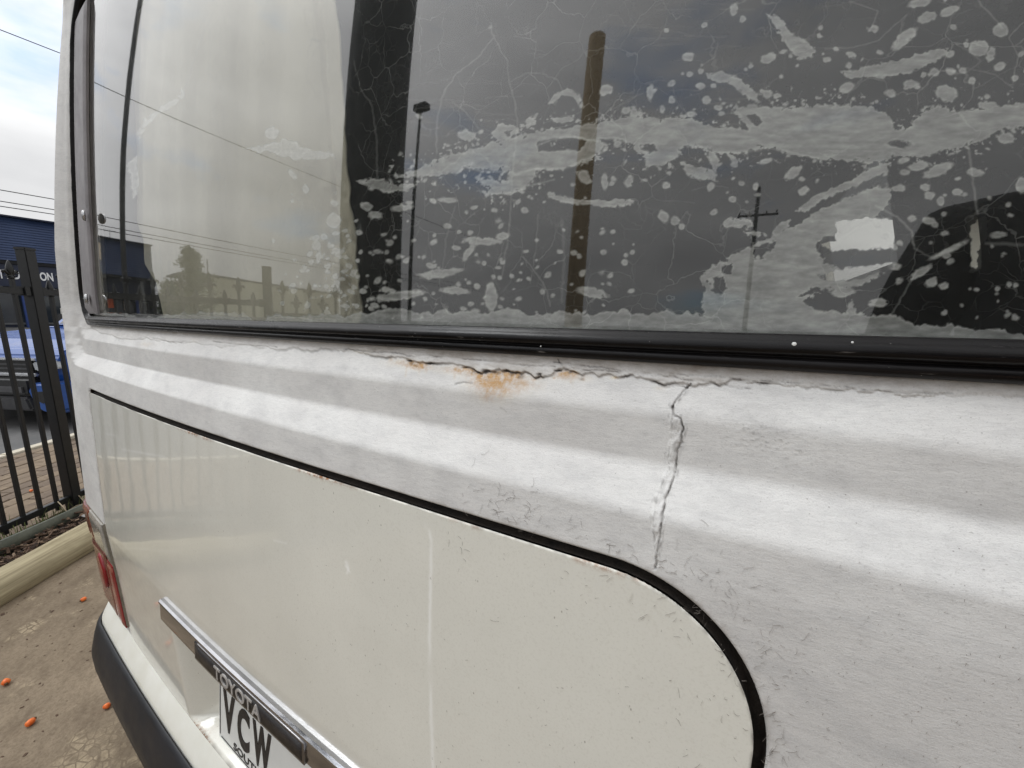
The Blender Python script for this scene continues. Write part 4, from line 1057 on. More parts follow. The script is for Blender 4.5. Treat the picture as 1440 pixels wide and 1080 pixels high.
M_FRUIT = m_var('orange_fruit', s2l(214, 86, 30), s2l(240, 134, 56), .4, 60, .3, 200, .002)
M_FRUITSTEM = m_var('fruit_stem', s2l(80, 60, 36), s2l(100, 78, 46), .8, 60)
M_NAVY = m_var('navy_cladding', s2l(42, 58, 92), s2l(52, 70, 106), .5, 1.2, .05)
M_NAVYDARK = m_var('navy_fascia', s2l(24, 32, 54), s2l(30, 39, 62), .5, 1, .05)
M_SOFFIT = m_var('black_soffit', s2l(16, 17, 20), s2l(24, 25, 28), .8, 2, 0)
M_SIGNWHITE = m_var('white_sign_letter', s2l(236, 236, 236), s2l(226, 226, 228), .5, 3, 0)
M_SHOPGLASS = m_var('dark_shop_glass', s2l(40, 46, 54), s2l(64, 72, 80), .08, .9, 0, spec=.8)
M_ALU = m_var('grey_window_frame', s2l(96, 98, 100), s2l(116, 118, 120), .5, 5, 0)
M_KERB = m_var('pale_kerb', s2l(186, 178, 160), s2l(202, 194, 178), .85, 3, .2)
M_BLUEPOST = m_var('blue_post', s2l(34, 58, 118), s2l(44, 70, 132), .5, 5, 0)
M_SHED = m_var('cream_corrugated_steel', s2l(238, 232, 208), s2l(228, 222, 197), .6, 2, 0)
M_ROOFGREY = m_var('grey_roof', s2l(120, 122, 124), s2l(140, 141, 142), .6, 2, 0)
M_TRUCK = m_var('blue_truck_paint', s2l(28, 70, 138), s2l(34, 80, 152), .3, 2, 0, coat=.3)
M_TRIM = m_var('black_truck_trim', s2l(20, 20, 21), s2l(32, 32, 33), .5, 14, .1)
M_TRIMGREY = m_var('grey_truck_trim', s2l(64, 64, 66), s2l(80, 80, 82), .5, 14, .1)
M_SILVER = m_var('silver_trim', (.75, .76, .78), (.6, .61, .63), .25, 20, 0, metal=.8)
M_LAMPGLASS = m_var('headlamp_glass', s2l(190, 194, 198), s2l(150, 154, 160), .1, 12, 0, coat=.8)
M_CARGLASS = m_var('dark_car_glass', s2l(20, 24, 28), s2l(30, 34, 38), .05, 2, 0, spec=.8)
M_STEELPOLE = m_var('dark_steel_pole', s2l(62, 66, 66), s2l(78, 82, 82), .7, 4, .05)
M_GALV = m_var('grey_galvanised_pole', s2l(70, 72, 72), s2l(86, 88, 88), .55, 4, .05)
M_WOODPOLE = m_var('brown_timber_pole', s2l(192, 168, 130), s2l(210, 186, 148), .9, 2, .3, stretch=(6, 6, .5))
M_WIRE = m_var('black_wire', s2l(30, 30, 32), s2l(40, 40, 42), .7, 5, 0)
M_BARK = m_var('tree_bark', s2l(70, 58, 46), s2l(96, 82, 66), .95, 6, .5)
M_LEAF = [m_var('needle_green', s2l(*a), s2l(*b), .8, 1.5, 0) for a, b in (((56, 76, 44), (76, 96, 58)), ((44, 60, 38), (60, 80, 48)), ((84, 100, 62), (100, 116, 72)))]
M_GRASS = m_var('grass_blade', s2l(84, 98, 52), s2l(120, 126, 74), .8, 6, 0)
M_DRY = m_var('dry_twig', s2l(150, 136, 112), s2l(178, 164, 140), .9, 12, 0)
M_PAPER = m_var('crumpled_white_paper', s2l(206, 204, 202), s2l(190, 186, 184), .8, 12, .2)
M_LITWIN = m_var('painted_window_light', s2l(222, 206, 182), s2l(200, 178, 150), .8, 2, 0)  # warm window light put into a pale colour; nothing glows
M_ORANGE = m_var('orange_panel', s2l(206, 92, 48), s2l(220, 110, 60), .6, 2, 0)

# ------------------------------------------------------------------ ground
def ground_z(x): return np.interp(-np.asarray(x, float), [7, 25, 60, 400], [0, .52, .6, .6])
gxs = np.concatenate([[-900, -400, -120, -60], np.linspace(-40, -7, 24), [-6, -3, 0, 6, 30, 120, 400, 900]]); gys = np.concatenate([[-900, -300, -80], np.linspace(-40, 40, 9), [80, 300, 900]])
gx, gy = np.meshgrid(gxs, gys)
tag(mesh_np('ground', np.stack([gx.ravel(), gy.ravel(), ground_z(gx.ravel())], -1), grid_faces(*gx.shape), M_ASPH), kind='structure')
FA = Vector((-3.6, .29, 0)); FU = Vector((.573, -.819, 0)); FN = Vector((-.819, -.573, 0))
FROT = math.atan2(FU.y, FU.x)
def fl(s, n, z=0.): p = FA+FU*s+FN*n; return (p.x, p.y, z)
def sheet(name, pts, m): return tag(MB().add(pts, [tuple(range(len(pts)))]).build(name, m), kind='structure')
sheet('concrete_pavement', [fl(-12, -.44, .004), fl(14, -.44, .004), fl(14, -16, .004), fl(-12, -16, .004)], M_CONC)
bed = sheet('mulch_bed', [fl(-12, -.44, .012), fl(-12, .03, .012), fl(14, .03, .012), fl(14, -.44, .012)], M_MULCHBASE)
pav = sheet('paving', [fl(-8, .03, .008), fl(-8, 1.46, .008), fl(9, 1.46, .008), fl(9, .03, .008)], M_SAND)
# brick pavers laid in running bond
pm = []
for mm in M_PAVER:
    me = MB().box(-.0975, .0975, -.0475, .0475, -.03, 0).mesh('paver', .004, 1); me.materials.append(mm); pm.append(me)
for r in range(14):
    for c in range(13):
        s = -1.35+c*.2+(r % 2)*.1+RNG.normal(0, .002); n = .085+r*.1+RNG.normal(0, .002)
        o = bpy.data.objects.new('paver', random.choice(pm)); COL.objects.link(o); o.parent = pav
        o.location = fl(s, n, .026+RNG.normal(0, .0022)); o.rotation_euler = (RNG.normal(0, .012), RNG.normal(0, .008), FROT+RNG.normal(0, .012))
m = MB(); 
for k in range(17): m.sweep([[fl(-8+k, 1.47, -.02), fl(-8+k, 1.47, .036), fl(-8+k, 1.56, .036), fl(-8+k, 1.56, -.02)], [fl(-7.008+k, 1.47, -.02), fl(-7.008+k, 1.47, .036), fl(-7.008+k, 1.56, .036), fl(-7.008+k, 1.56, -.02)]])
tag(m.build('kerb', M_KERB, None, False, .006), kind='structure')
m = MB(); m.sweep([[(-19.6, y, .3), (-19.6, y, .50), (-20.2, y, .51), (-20.2, y, .3)] for y in (-40, 40)]); tag(m.build('kerb', M_KERB), kind='structure')

# log edging the bed
def log(s0, s1):
    m = MB(); secs = []
    for s in np.linspace(s0, s1, 34):
        r = .088*(1+.05*fbm(np.array([s*2.]), np.array([.3]), 80)[0]); sec = []
        for q in range(16):
            t = 2*math.pi*q/16; rr = r*(1+.05*fbm(np.array([s*3.]), np.array([q*.5]), 81)[0])
            sec.append(fl(s, -.445+rr*math.cos(t), .045+rr*.92*math.sin(t)))
        secs.append(sec)
    return m.sweep(secs).build('border_log', M_LOG, None, True)
l1 = log(-1.5, 1.9); tag(l1, 'weathered round timber log edging the mulch bed beside the van', 'log')
# bark mulch, loose chips
m3 = [MB(), MB(), MB()]
for k in range(2600):
    s = RNG.uniform(-1.2, 2.2); n = RNG.uniform(-.40, -.05); L = RNG.uniform(.012, .045); w = RNG.uniform(.005, .014); h = RNG.uniform(.002, .007)
    z = .016+abs(RNG.normal(0, .012))+.02*math.exp(-((n+.22)/.15)**2)
    mat = Matrix.Translation(fl(s, n, z)) @ Matrix.Rotation(RNG.uniform(0, 6.3), 4, 'Z') @ Matrix.Rotation(RNG.normal(0, .4), 4, 'X') @ Matrix.Rotation(RNG.normal(0, .35), 4, 'Y')
    m3[int(RNG.choice(3, p=[.5, .2, .3]))].box(-L/2, L/2, -w/2, w/2, -h/2, h/2, mat)
for q in range(3): tag(m3[q].build('mulch_chips', M_CHIP[q]), kind='stuff')
# plastic edging along the fence foot
m = MB(); secs = []
for s in np.linspace(-1.4, 4, 80):
    n = -.10-.035*math.sin(s*3.1+.6); zt = .085+.02*math.sin(s*2.3); secs.append([fl(s, n, .0), fl(s, n-.012, zt), fl(s, n-.004, zt+.004), fl(s, n+.008, 0)])
tag(m.sweep(secs).build('garden_edging', M_EDGING, None, True), 'wavy grey green plastic garden edging along the fence foot', 'edging')
# grass tufts along the fence, dry twigs, paper
m = MB()
for k in range(420):
    s = RNG.choice([.1, .32, .62, -.15, .9, 1.6])+RNG.normal(0, .09); n = RNG.normal(.0, .05); h = RNG.uniform(.03, .13); a = RNG.uniform(0, 6.3); ln = RNG.uniform(.01, .05); w = .0022
    p = Vector(fl(s, n, .01)); d = Vector((math.cos(a), math.sin(a), 0)); q = Vector((-d.y, d.x, 0))*w
    m.add([p-q, p+q, p+d*ln*.4+Vector((0, 0, h*.6))+q*.7, p+d*ln*.4+Vector((0, 0, h*.6))-q*.7, p+d*ln+Vector((0, 0, h))], [(0, 1, 2, 3), (3, 2, 4)])
tag(m.build('grass_tufts', M_GRASS), kind='stuff')
m = MB()
for k in range(9):
    p = Vector(fl(RNG.normal(-.05, .08), -.1+RNG.normal(0, .06), .03)); a = RNG.uniform(0, 6.3); d = Vector((math.cos(a), math.sin(a), RNG.uniform(.1, .8)))*RNG.uniform(.08, .2)
    m.tube([p, p+d*.5+Vector((0, 0, RNG.uniform(0, .02))), p+d], .003, 5)
tag(m.build('dry_twigs', M_DRY), 'pale dry twigs heaped at the foot of the fence post', 'twigs')
gx, gy = np.meshgrid(np.linspace(-1, 1, 22), np.linspace(-1, 1, 14)); hh = .02+.03*np.abs(fbm(gx.ravel()*2.6, gy.ravel()*2.6, 90))*(1-(gx.ravel()**2+gy.ravel()**2)*.4)
pts = np.array([fl(.02+x*.13, -.21+y*.05, .02+max(h, 0.004)) for x, y, h in zip(gx.ravel(), gy.ravel(), hh)])
pf = grid_faces(*gx.shape)
tag(mesh_np('paper_scrap', np.vstack([pts, pts-[0, 0, .004]]), np.vstack([pf, pf[:, ::-1]+len(pts)]), M_PAPER), 'crumpled white paper scrap on the mulch beside the fence post', 'paper')

# ------------------------------------------------------------------ steel fence with fleur-de-lis tips
fence = tag(empty('steel_fence', FA, FROT), 'black steel fence with fleur-de-lis tips and square posts', 'fence')
pmesh = MB().box(-.028, .028, -.028, .028, 0, 1.625).box(-.031, .031, -.031, .031, 1.625, 1.64).mesh('post', .003, 2); pmesh.materials.append(M_FENCE)
PITCH_B = .0895
bars = {}
for nm, top in (('tall', 1.46), ('short', 1.37)):
    me = MB().box(-.009, .009, -.009, .009, .06, top).mesh('bar', .002, 1); me.materials.append(M_FENCE); bars[nm] = me
fm = MB().lathe([(0, 0), (.014, 0), (.016, .006), (.011, .012), (.010, .02), (.014, .03), (.017, .05), (.013, .07), (.006, .092), (0, .1)], 10)
for sg in (-1, 1):
    fm.tube([(sg*.006, 0, .014), (sg*.016, 0, .03), (sg*.027, 0, .042), (sg*.034, 0, .040), (sg*.036, 0, .030), (sg*.031, 0, .024)], [.006, .0075, .0075, .0065, .0055, .003], 7)
fm.box(-.02, .02, -.009, .009, .010, .017)
fmesh = fm.mesh('finial'); fmesh.materials.append(M_FENCE); fmesh.polygons.foreach_set('use_smooth', np.ones(len(fmesh.polygons), bool))
def kid(name, me, parent, loc=(0, 0, 0)):
    o = bpy.data.objects.new(name, me); COL.objects.link(o); o.parent = parent; o.location = loc; return o
for s in (-1.71, 0, 1.71, 2.53): kid('post', pmesh, fence, (s, 0, 0))
k = 0
for p0 in (-1.71, 0, 1.71):
    for q in range(18 if p0 < 1 else 8):
        nm = 'tall' if k % 2 == 0 else 'short'; k += 1
        b = kid('bar', bars[nm], fence, (p0+.0945+q*PITCH_B, 0, 0)); kid('finial', fmesh, b, (0, 0, 1.46 if nm == 'tall' else 1.37))
    for z in (.085, 1.375 if p0 < 1 else 1.29):
        MB().box(p0+.03, p0+(1.68 if p0 < 1 else .79), -.014, .014, z, z+.036).build('rail', M_FENCE, fence, False, .002)
    for z in (1.39 if p0 < 1 else 1.305,):
        MB().box(p0+.03, p0+.06, -.022, .022, z-.022, z+.03).build('bracket', M_FENCE, fence, False, .002); MB().box(p0+(1.65 if p0 < 1 else .76), p0+(1.68 if p0 < 1 else .79), -.022, .022, z-.022, z+.03).build('bracket', M_FENCE, fence, False, .002)

# leaf crumbs, grit and bark blown over the concrete
m = MB()
for k in range(260):
    x = RNG.uniform(-2.95, -1.3); y = RNG.uniform(-.6, .5); 
    if (Vector((x, y, 0))-FA).dot(FN) > -.56: continue
    L = abs(RNG.normal(0, .0025))+.001; w = L*RNG.uniform(.3, .8); h = RNG.uniform(.0006, .002)
    m.box(-L, L, -w, w, 0, h, Matrix.Translation((x, y, .0042)) @ Matrix.Rotation(RNG.uniform(0, 6.3), 4, 'Z') @ Matrix.Rotation(RNG.normal(0, .15), 4, 'X'))
tag(m.build('ground_litter', M_CHIP[0]), kind='stuff')

# ------------------------------------------------------------------ fruit dropped on the ground
fb = []
for q in range(3):
    m = MB(); prof = []
    for t in np.linspace(0, math.pi, 9): prof.append((0.0108*math.sin(t)*(1+.05*math.sin(3*t+q)), .013-.0125*math.cos(t)))
    m.lathe(prof, 12); m.v = [(x*(1+.08*math.sin(7*y*90+q)), y*(1+.06*math.cos(5*x*90)), z) for x, y, z in m.v]
    me = m.mesh('flesh'); me.materials.append(M_FRUIT); me.polygons.foreach_set('use_smooth', np.ones(len(me.polygons), bool)); fb.append(me)
stm = MB().lathe([(0, 0), (.004, 0), (.005, .002), (.002, .005), (0, .005)], 8).mesh('stem'); stm.materials.append(M_FRUITSTEM)
FR = [(-2.42, .07, .004, 'orange fruit on the bare concrete close to the border log', .85), (-2.08, -.19, .004, 'orange fruit at the picture edge between border log and bumper', 1.), (-1.67, -.04, .004, 'orange fruit lying nearest the black bumper', .8), (-1.80, -.18, .004, 'orange fruit lying nearest the camera on the concrete', .95), (-4.16, .20, .03, 'small orange fruit on the pavers nearest the fence, behind its bars', .9), (-4.42, .02, .03, 'small orange fruit on the pavers further from the fence', .9), (-3.12, .03, .03, 'orange fruit half sunk in the mulch chips', .9)]
for i, (x, y, z, lb, sc) in enumerate(FR):
    o = tag(empty('dropped_fruit', (x, y, z)), lb, 'fruit', 'orange fruits dropped on the ground'); o.scale = (sc,)*3
    a = kid('flesh', fb[i % 3], o, (0, 0, .0145)); a.rotation_euler = (1.45+.1*i, .3*i, 0); a.location = (0, .013, .0108); a.rotation_euler = (math.pi/2, 0, 0)
    b = kid('stem', stm, o, (0, -.012, .0108)); b.rotation_euler = (math.pi/2, 0, 0); o.rotation_euler = (0, 0, 1.1*i+.4)

# ------------------------------------------------------------------ blue pickup behind the fence
tr = tag(empty('pickup_truck', (-6.95, .33, 0), math.radians(-64)), 'blue pickup truck with black and silver grille behind the fence', 'truck')
hood = [(-.10, .60), (-.05, .74), (-.06, .80), (-.14, .875), (-.45, .945), (-.9, .99), (-1.3, 1.03), (-1.3, .45), (-1.26, .45), (-1.24, .62), (-1.15, .76), (-1.0, .84), (-.82, .86), (-.64, .82), (-.52, .72), (-.46, .55), (-.44, .42), (-.2, .42)]
MB().prism([(x, z) for x, z in hood], -.95, .95, 1).build('body', M_TRUCK, tr, False, .045, 3)
MB().prism([(-1.3, .42), (-1.3, 1.03), (-1.35, 1.05), (-3.1, 1.05), (-3.1, .42)], -.94, .94, 1).build('body', M_TRUCK, tr, False, .03)
MB().prism([(-1.3, 1.04), (-2.05, 1.62), (-2.2, 1.68), (-2.95, 1.68), (-3.1, 1.55), (-3.1, 1.04)], -.86, .86, 1).build('cab', M_TRUCK, tr, False, .06, 3)
MB().prism([(-1.36, 1.09), (-2.02, 1.60), (-2.03, 1.585), (-1.40, 1.075)], -.74, .74, 1).build('windscreen', M_CARGLASS, tr)
for sg in (-1, 1): MB().prism([(-1.7, 1.1), (-2.15, 1.56), (-2.9, 1.56), (-2.98, 1.1)], sg*.845, sg*.87, 1).build('side_window', M_CARGLASS, tr)
MB().prism([(-3.1, .5), (-3.1, 1.08), (-4.9, 1.08), (-4.9, .5)], -.93, .93, 1).build('tray', M_TRUCK, tr, False, .03)
MB().box(-.09, -.03, -.66, .66, .56, .765).build('grille', M_TRIM, tr, False, .015)
g = MB().box(-.04, -.008, -.70, .72, .755, .778).build('grille_trim', M_SILVER, tr, False, .006)
MB().box(-.045, -.004, -.66, .70, .588, .622).build('grille_trim', M_SILVER, tr, False, .01)
for z in (.655, .70): MB().box(-.05, -.02, -.64, .64, z, z+.018).build('grille_bar', M_TRIMGREY, tr, False, .004)
for sg in (-1, 1):
    MB().prism([(.68*sg, .645), (.66*sg, .735), (.80*sg, .755), (.93*sg, .76), (.95*sg, .68), (.86*sg, .65)], -.14, -.022, 0).build('headlamp', M_LAMPGLASS, tr, False, .012)
    MB().prism([(.60*sg, .44), (.66*sg, .52), (.95*sg, .54), (.965*sg, .22), (.84*sg, .17), (.67*sg, .24)], -.30, .025, 0).build('bumper_corner', M_TRUCK, tr, False, .03, 3)
    MB().prism([(.70*sg, .34), (.72*sg, .44), (.84*sg, .45), (.86*sg, .34), (.78*sg, .30)], .0, .032, 0).build('fog_lamp', M_TRIM, tr, False, .008)
MB().box(-.26, .03, -.70, .66, .38, .575).build('front_bumper', M_TRIM, tr, False, .03, 3)
MB().box(-.10, .045, -.62, .60, .40, .50).build('bumper_step', M_TRIMGREY, tr, False, .02, 2)
MB().prism([(-.55, .16), (.02, .22), (.05, .37), (-.2, .38), (-.5, .36)], -.60, .62, 1).build('skid_plate', M_TRIMGREY, tr, False, .02)
MB().box(-4.8, -.5, -.8, .8, .28, .44).build('chassis', M_TRIM, tr)
wm = MB().lathe([(.19, -.12), (.34, -.13), (.375, -.09), (.375, .09), (.34, .13), (.19, .12)], 28).mesh('tyre'); wm.materials.append(M_TYRE)
rm = MB().lathe([(0, .06), (.1, .09), (.2, .11), (.2, -.1), (0, -.1)], 20).mesh('rim'); rm.materials.append(M_TRIMGREY)
for x in (-.84, -4.0):
    for sg in (-1, 1):
        w = kid('wheel', wm, tr, (x, sg*.8, .375)); w.rotation_euler = (-sg*math.pi/2, 0, 0); kid('rim', rm, w)
for sg in (-1, 1): MB().box(-1.75, -1.62, sg*.95, sg*1.13, 1.07, 1.22).build('mirror', M_TRIM, tr, False, .02)

# ------------------------------------------------------------------ shop building across the road
bl = tag(empty('shop_building', (-25, 0, .5)), 'navy blue shop with a white lettered sign across the road', 'building')
MB().box(-14, -.35, -6.15, 34, -.3, 4.15).build('wall', M_NAVYDARK, bl)
m = MB()
for k in range(17):
    z = 2.62+k*.097; x = -.02*k*.5
    m.sweep([[(x, y, z), (x+.03, y, z+.004), (x-.004, y, z+.096), (x-.3, y, z+.096), (x-.3, y, z)] for y in (-6.2, 34)])
tag(m.build('cladding', M_NAVY, bl), kind='stuff')
MB().box(-.4, .06, -6.25, 34.05, 4.275, 4.33).build('roof_edge', M_NAVYDARK, bl)
MB().box(-.5, .12, -6.2, 34, 2.48, 2.60).build('soffit', M_SOFFIT, bl)
sgn = MB().box(-.3, .05, -.5, 9, 1.62, 2.47).build('sign_board', M_NAVYDARK, bl)
me, co = text_mesh('PET ADOPTION', 1, .04, 1, .028)
mn, mx = co.min(0), co.max(0); wd = 1.62; y0 = 2.78
P = np.stack([.055+.02*(co[:, 2] > 0)*1.0, y0+(co[:, 0]-mn[0])/(mx[0]-mn[0])*wd, 1.90+(co[:, 1]-mn[1])/(mx[1]-mn[1])*.34], -1).astype(np.float32)
me.vertices.foreach_set('co', P.ravel()); me.update(); link('sign_lettering', me, M_SIGNWHITE).parent = sgn
MB().box(-1.2, .35, -6.1, 34, 1.50, 1.60).build('awning', M_SOFFIT, bl)
for k in range(14):
    y = -5.9+k*1.6
    f = MB().box(-.42, -.3, y, y+1.5, .12, 1.42).build('window', M_ALU, bl); MB().box(-.33, -.285, y+.06, y+1.44, .2, 1.36).build('pane', M_SHOPGLASS, f)
for y in (-5.2, -2.6, 1.4, 3.45, 6.0): MB().box(.05, .2, y, y+.16, -.2, 1.5).build('post', M_BLUEPOST, bl)
for y0, y1, z0, z1, mm in ((-3.2, -2.75, 3.25, 4.0, M_LITWIN), (-2.7, -2.45, 3.25, 4.0, M_LITWIN), (-3.7, -3.35, 1.0, 1.48, M_ORANGE), (-3.2, -2.7, 1.05, 1.45, M_LITWIN), (-4.6, -4.35, .9, 1.4, M_LITWIN), (-5.3, -5.1, .8, 1.3, M_LITWIN), (-4.1, -2.6, .02, .3, M_ORANGE)):
    MB().box(-.1, .04, y0, y1, z0, z1).build('window_panel', mm, bl)
MB().box(-1.0, -.4, -3.15, -2.75, 4.33, 4.95).build('roof_vent', M_NAVYDARK, bl, False, .1, 3)
m = MB().tube([(-.6, -3.9, 4.3), (-.6, -3.9, 4.8)], .015, 6)
m.tube([(-.6, -4.3, 4.75), (-.6, -3.5, 4.70)], .012, 6)
for q in range(5): m.tube([(-.8, -4.2+q*.15, 4.75), (-.4, -4.2+q*.15, 4.74)], .008, 5)
m.build('antenna', M_ALU, bl)
# parked car by the shop
def small_car(loc, rz, col, label):
    c = tag(empty('parked_car', loc, rz), label, 'car')
    MB().prism([(-2.1, .3), (-2.15, .72), (-1.9, .9), (-.9, .95), (-.45, 1.38), (1.0, 1.42), (1.7, 1.0), (2.15, .9), (2.2, .35)], -.85, .85, 1).build('body', col, c, False, .07, 3)
    MB().prism([(-.82, .98), (-.42, 1.34), (.95, 1.37), (1.55, 1.0)], -.86, .86, 1).build('window', M_CARGLASS, c, False, .01)
    MB().box(-2.2, -2.1, -.4, .4, .34, .5).build('number_plate', M_ORANGE, c)
    for sg in (-1, 1): MB().box(-2.19, -2.0, sg*.5, sg*.8, .66, .8).build('headlamp', M_LAMPGLASS, c, False, .02)
    for x in (-1.35, 1.35):
        for sg in (-1, 1):
            w = kid('wheel', wm, c, (x, sg*.76, .3)); w.rotation_euler = (-sg*math.pi/2, 0, 0); w.scale = (.8, .8, .8)
    return c
small_car((-22.2, 5.6, .46), math.pi+.25, M_VALANCE, 'small white car parked in front of the navy shop')

# ------------------------------------------------------------------ things across the road and behind, seen in the window
sh = tag(empty('corrugated_shed', (-25, -8.2, .5)), 'long cream corrugated steel shed beside the navy shop', 'shed')
m = MB(); zz = []
ys = np.arange(0, -11.0, -.06); secs = []
for i, y in enumerate(ys):
    x = .03*(i % 2); zt = 3.15-.05*abs(y)*.6; secs.append([(x, y, -.3), (x, y, zt), (x-.05, y, zt), (x-.05, y, -.3)])
m.sweep(secs).build('wall', M_SHED, sh)
MB().box(-4, -.06, -11, 0, -.3, 2.7).build('wall', M_SHED, sh)
MB().sweep([[(-4, .1, 3.1), (.12, .1, 3.2), (.12, .1, 3.28), (-4, .1, 3.2)], [(-4, -11.1, 2.75), (.12, -11.1, 2.86), (.12, -11.1, 2.94), (-4, -11.1, 2.85)]]).build('roof', M_ROOFGREY, sh)
MB().tube([(-1, -1.6, 3.1), (-1, -1.6, 4.2)], .04, 8).build('vent_pipe', M_ALU, sh)

def pine(loc, H, label, nl=9000, spread=.33, seed=0):
    rg = np.random.default_rng(seed)
    t = tag(empty('pine_tree', loc), label, 'tree', 'trees across the road')
    MB().tube([(0, 0, 0), (.05, .02, H*.4), (.02, 0, H*.75), (0, 0, H*.97)], [.16, .12, .06, .02], 9).build('trunk', M_BARK, t, True)
    lm = MB(); mbs = [MB(), MB(), MB()]; per = max(1, nl//70)
    for k in range(70):
        h = H*(.1+.88*(k/70)**.9); a = rg.uniform(0, 6.28); R = H*spread*(1-(h/H))**.75*rg.uniform(.6, 1.12)+.12
        tip = Vector((math.cos(a)*R, math.sin(a)*R, h+R*rg.uniform(-.05, .35))); lm.tube([(0, 0, h), tip*.5+Vector((0, 0, h*.5)), tip], [.035, .02, .008], 5, False)
        for q in range(per):
            u = rg.uniform(.15, 1.05); p = Vector((0, 0, h)).lerp(tip, u)+Vector(rg.normal(0, .09+.10*R*.5, 3)); s = rg.uniform(.05, .14); d = Vector(rg.normal(0, 1, 3)).normalized(); e = d.orthogonal().normalized()*s*.3
            mbs[k % 3].add([p-d*s, p+e, p+d*s, p-e], [(0, 1, 2, 3)])
    lm.build('limbs', M_BARK, t)
    for q in range(3): mbs[q].build('crown', M_LEAF[q], t)
pine((-23.5, -7.9, .5), 4.3, 'tall bushy pine standing in front of the cream shed', 9000, .40, 3)
pine((-24, -6.75, .5), 2.5, 'low dark conifer between the navy shop and cream shed', 3500, .5, 5)

def pole(name, label, cat, pts, r, mat, head=None):
    p = tag(empty(name, (pts[0][0], pts[0][1], 0)), label, cat)
    b = Vector((pts[0][0], pts[0][1], 0)); MB().tube([Vector(q)-b for q in pts], r, 14).build('pole', mat, p, True)
    return p
pole('light_pole', 'slim dark steel pole beyond the fence, mirrored at the window edge', 'pole', [(-6.0, -.90, -.1), (-6.0, -.97, 7.2)], [.04, .032], M_GALV)
sl = pole('street_lamp', 'tall street lamp with a small square head behind the van', 'street lamp', [(-12.9, -14, -.1), (-12.6, -14, 11.6)], [.11, .06], M_STEELPOLE)
MB().box(-.05, .75, -.2, .2, 11.65, 11.95).build('lamp_head', M_STEELPOLE, sl, False, .04)
pole('sign_pole', 'thick dark square pole standing close behind the fence', 'pole', [(-3.21, -2.6, -.1), (-3.21, -2.6, 6.4)], [.33, .33], M_STEELPOLE)
pole('timber_pole', 'brown timber pole with a slanted top behind the van', 'pole', [(-2.8, -9, -.1), (-2.72, -9, 8.6)], [.23, .20], M_WOODPOLE)
tp = pole('telegraph_pole', 'distant telegraph pole with one crossarm behind the van', 'pole', [(3.5, -30, -.1), (3.4, -30, 11.6)], [.17, .11], M_GALV)
MB().box(-1.2, 1.2, -.08, .08, 9.62, 9.74).build('crossarm', M_GALV, tp)
for x in (-1.1, -.5, .5, 1.1): MB().lathe([(0, 0), (.04, 0), (.05, .1), (.03, .18), (0, .18)], 8, (x, 0, 9.78)).build('insulator', M_STEELPOLE, tp)
def wire(x, z, lab, y0=-40, y1=40, sag=.7, dx=0.):
    pts = [(x+dx*(t), y0+(y1-y0)*t, z-sag*4*t*(1-t)+sag) for t in np.linspace(0, 1, 40)]
    tag(MB().tube(pts, .016, 6).build('power_line', M_WIRE, None, True), lab, 'power line', 'power lines along the road')
wire(-25.2, 11.6, 'single high power line crossing the blue sky patch')
wire(-24, 5.55, 'uppermost of the three low power lines above the shop roof')
wire(-24, 5.15, 'middle one of the three low power lines above the shop roof')
wire(-24.2, 5.0, 'lowest of the three low power lines above the shop roof')

# ------------------------------------------------------------------ the person taking the picture, mirrored darkly in the right of the window
M_SKIN = m_var('skin', s2l(196, 150, 124), s2l(208, 164, 138), .55, 8, .05)
M_HAIR = m_var('dark_hair', s2l(34, 26, 22), s2l(48, 38, 32), .6, 90, .4)
M_JACKET = m_var('dark_jacket_cloth', s2l(26, 27, 31), s2l(36, 37, 42), .9, 14, .3)
M_TROUSER = m_var('dark_jeans_cloth', s2l(32, 38, 52), s2l(42, 50, 66), .9, 18, .3)
M_SHOE = m_var('black_shoe', s2l(20, 20, 20), s2l(30, 30, 30), .5, 20, .1)
M_EYE = m_var('eye_white', s2l(226, 224, 220), s2l(216, 212, 208), .2, 8, 0)
def skin(name, chains, mat, parent, sub=2):
    """chains: lists of (x, y, z, radius); equal points are shared joints; grown with a Skin modifier"""
    idx, V, Rr, E = {}, [], [], []
    def vid(p):
        k = tuple(round(c, 4) for c in p[:3])
        if k not in idx: idx[k] = len(V); V.append(p[:3]); Rr.append(p[3])
        return idx[k]
    for ch in chains:
        ids = [vid(p) for p in ch]; E += [(a, b) for a, b in zip(ids[:-1], ids[1:])]
    me = bpy.data.meshes.new(name); me.from_pydata(V, E, [])
    o = bpy.data.objects.new(name, me); COL.objects.link(o)
    o.modifiers.new('skin', 'SKIN'); sb = o.modifiers.new('sub', 'SUBSURF'); sb.levels = sub; sb.render_levels = sub
    for i, r in enumerate(Rr):
        d = me.skin_vertices[0].data[i]
        d.radius = (r, r) if not isinstance(r, tuple) else r
        d.use_root = (i == 0)
    dg = bpy.context.evaluated_depsgraph_get(); m2 = bpy.data.meshes.new_from_object(o.evaluated_get(dg))
    bpy.data.objects.remove(o); m2.materials.clear(); m2.materials.append(mat); m2.name = name
    return link(name, m2, None, parent, True)
pr = tag(empty('person', (.62, -.67, 0), .3), 'person in a dark jacket standing behind the camera, seen only as a dark reflection', 'person')
pr.scale = (1.03, 1.03, 1.03)
body = [[(0, 0, .96, .13), (0, .0, 1.12, .125), (0, -.01, 1.30, .145), (0, -.02, 1.46, .12), (0, -.005, 1.55, .058), (0, .01, 1.61, .055)]]
jack = [[(0, 0, .90, .165), (0, 0, 1.10, .155), (0, -.01, 1.30, .175), (0, -.02, 1.45, .145), (0, -.01, 1.535, .075)]]
legs = [[(0, 0, .97, .145), (0, 0, .90, .13)]]
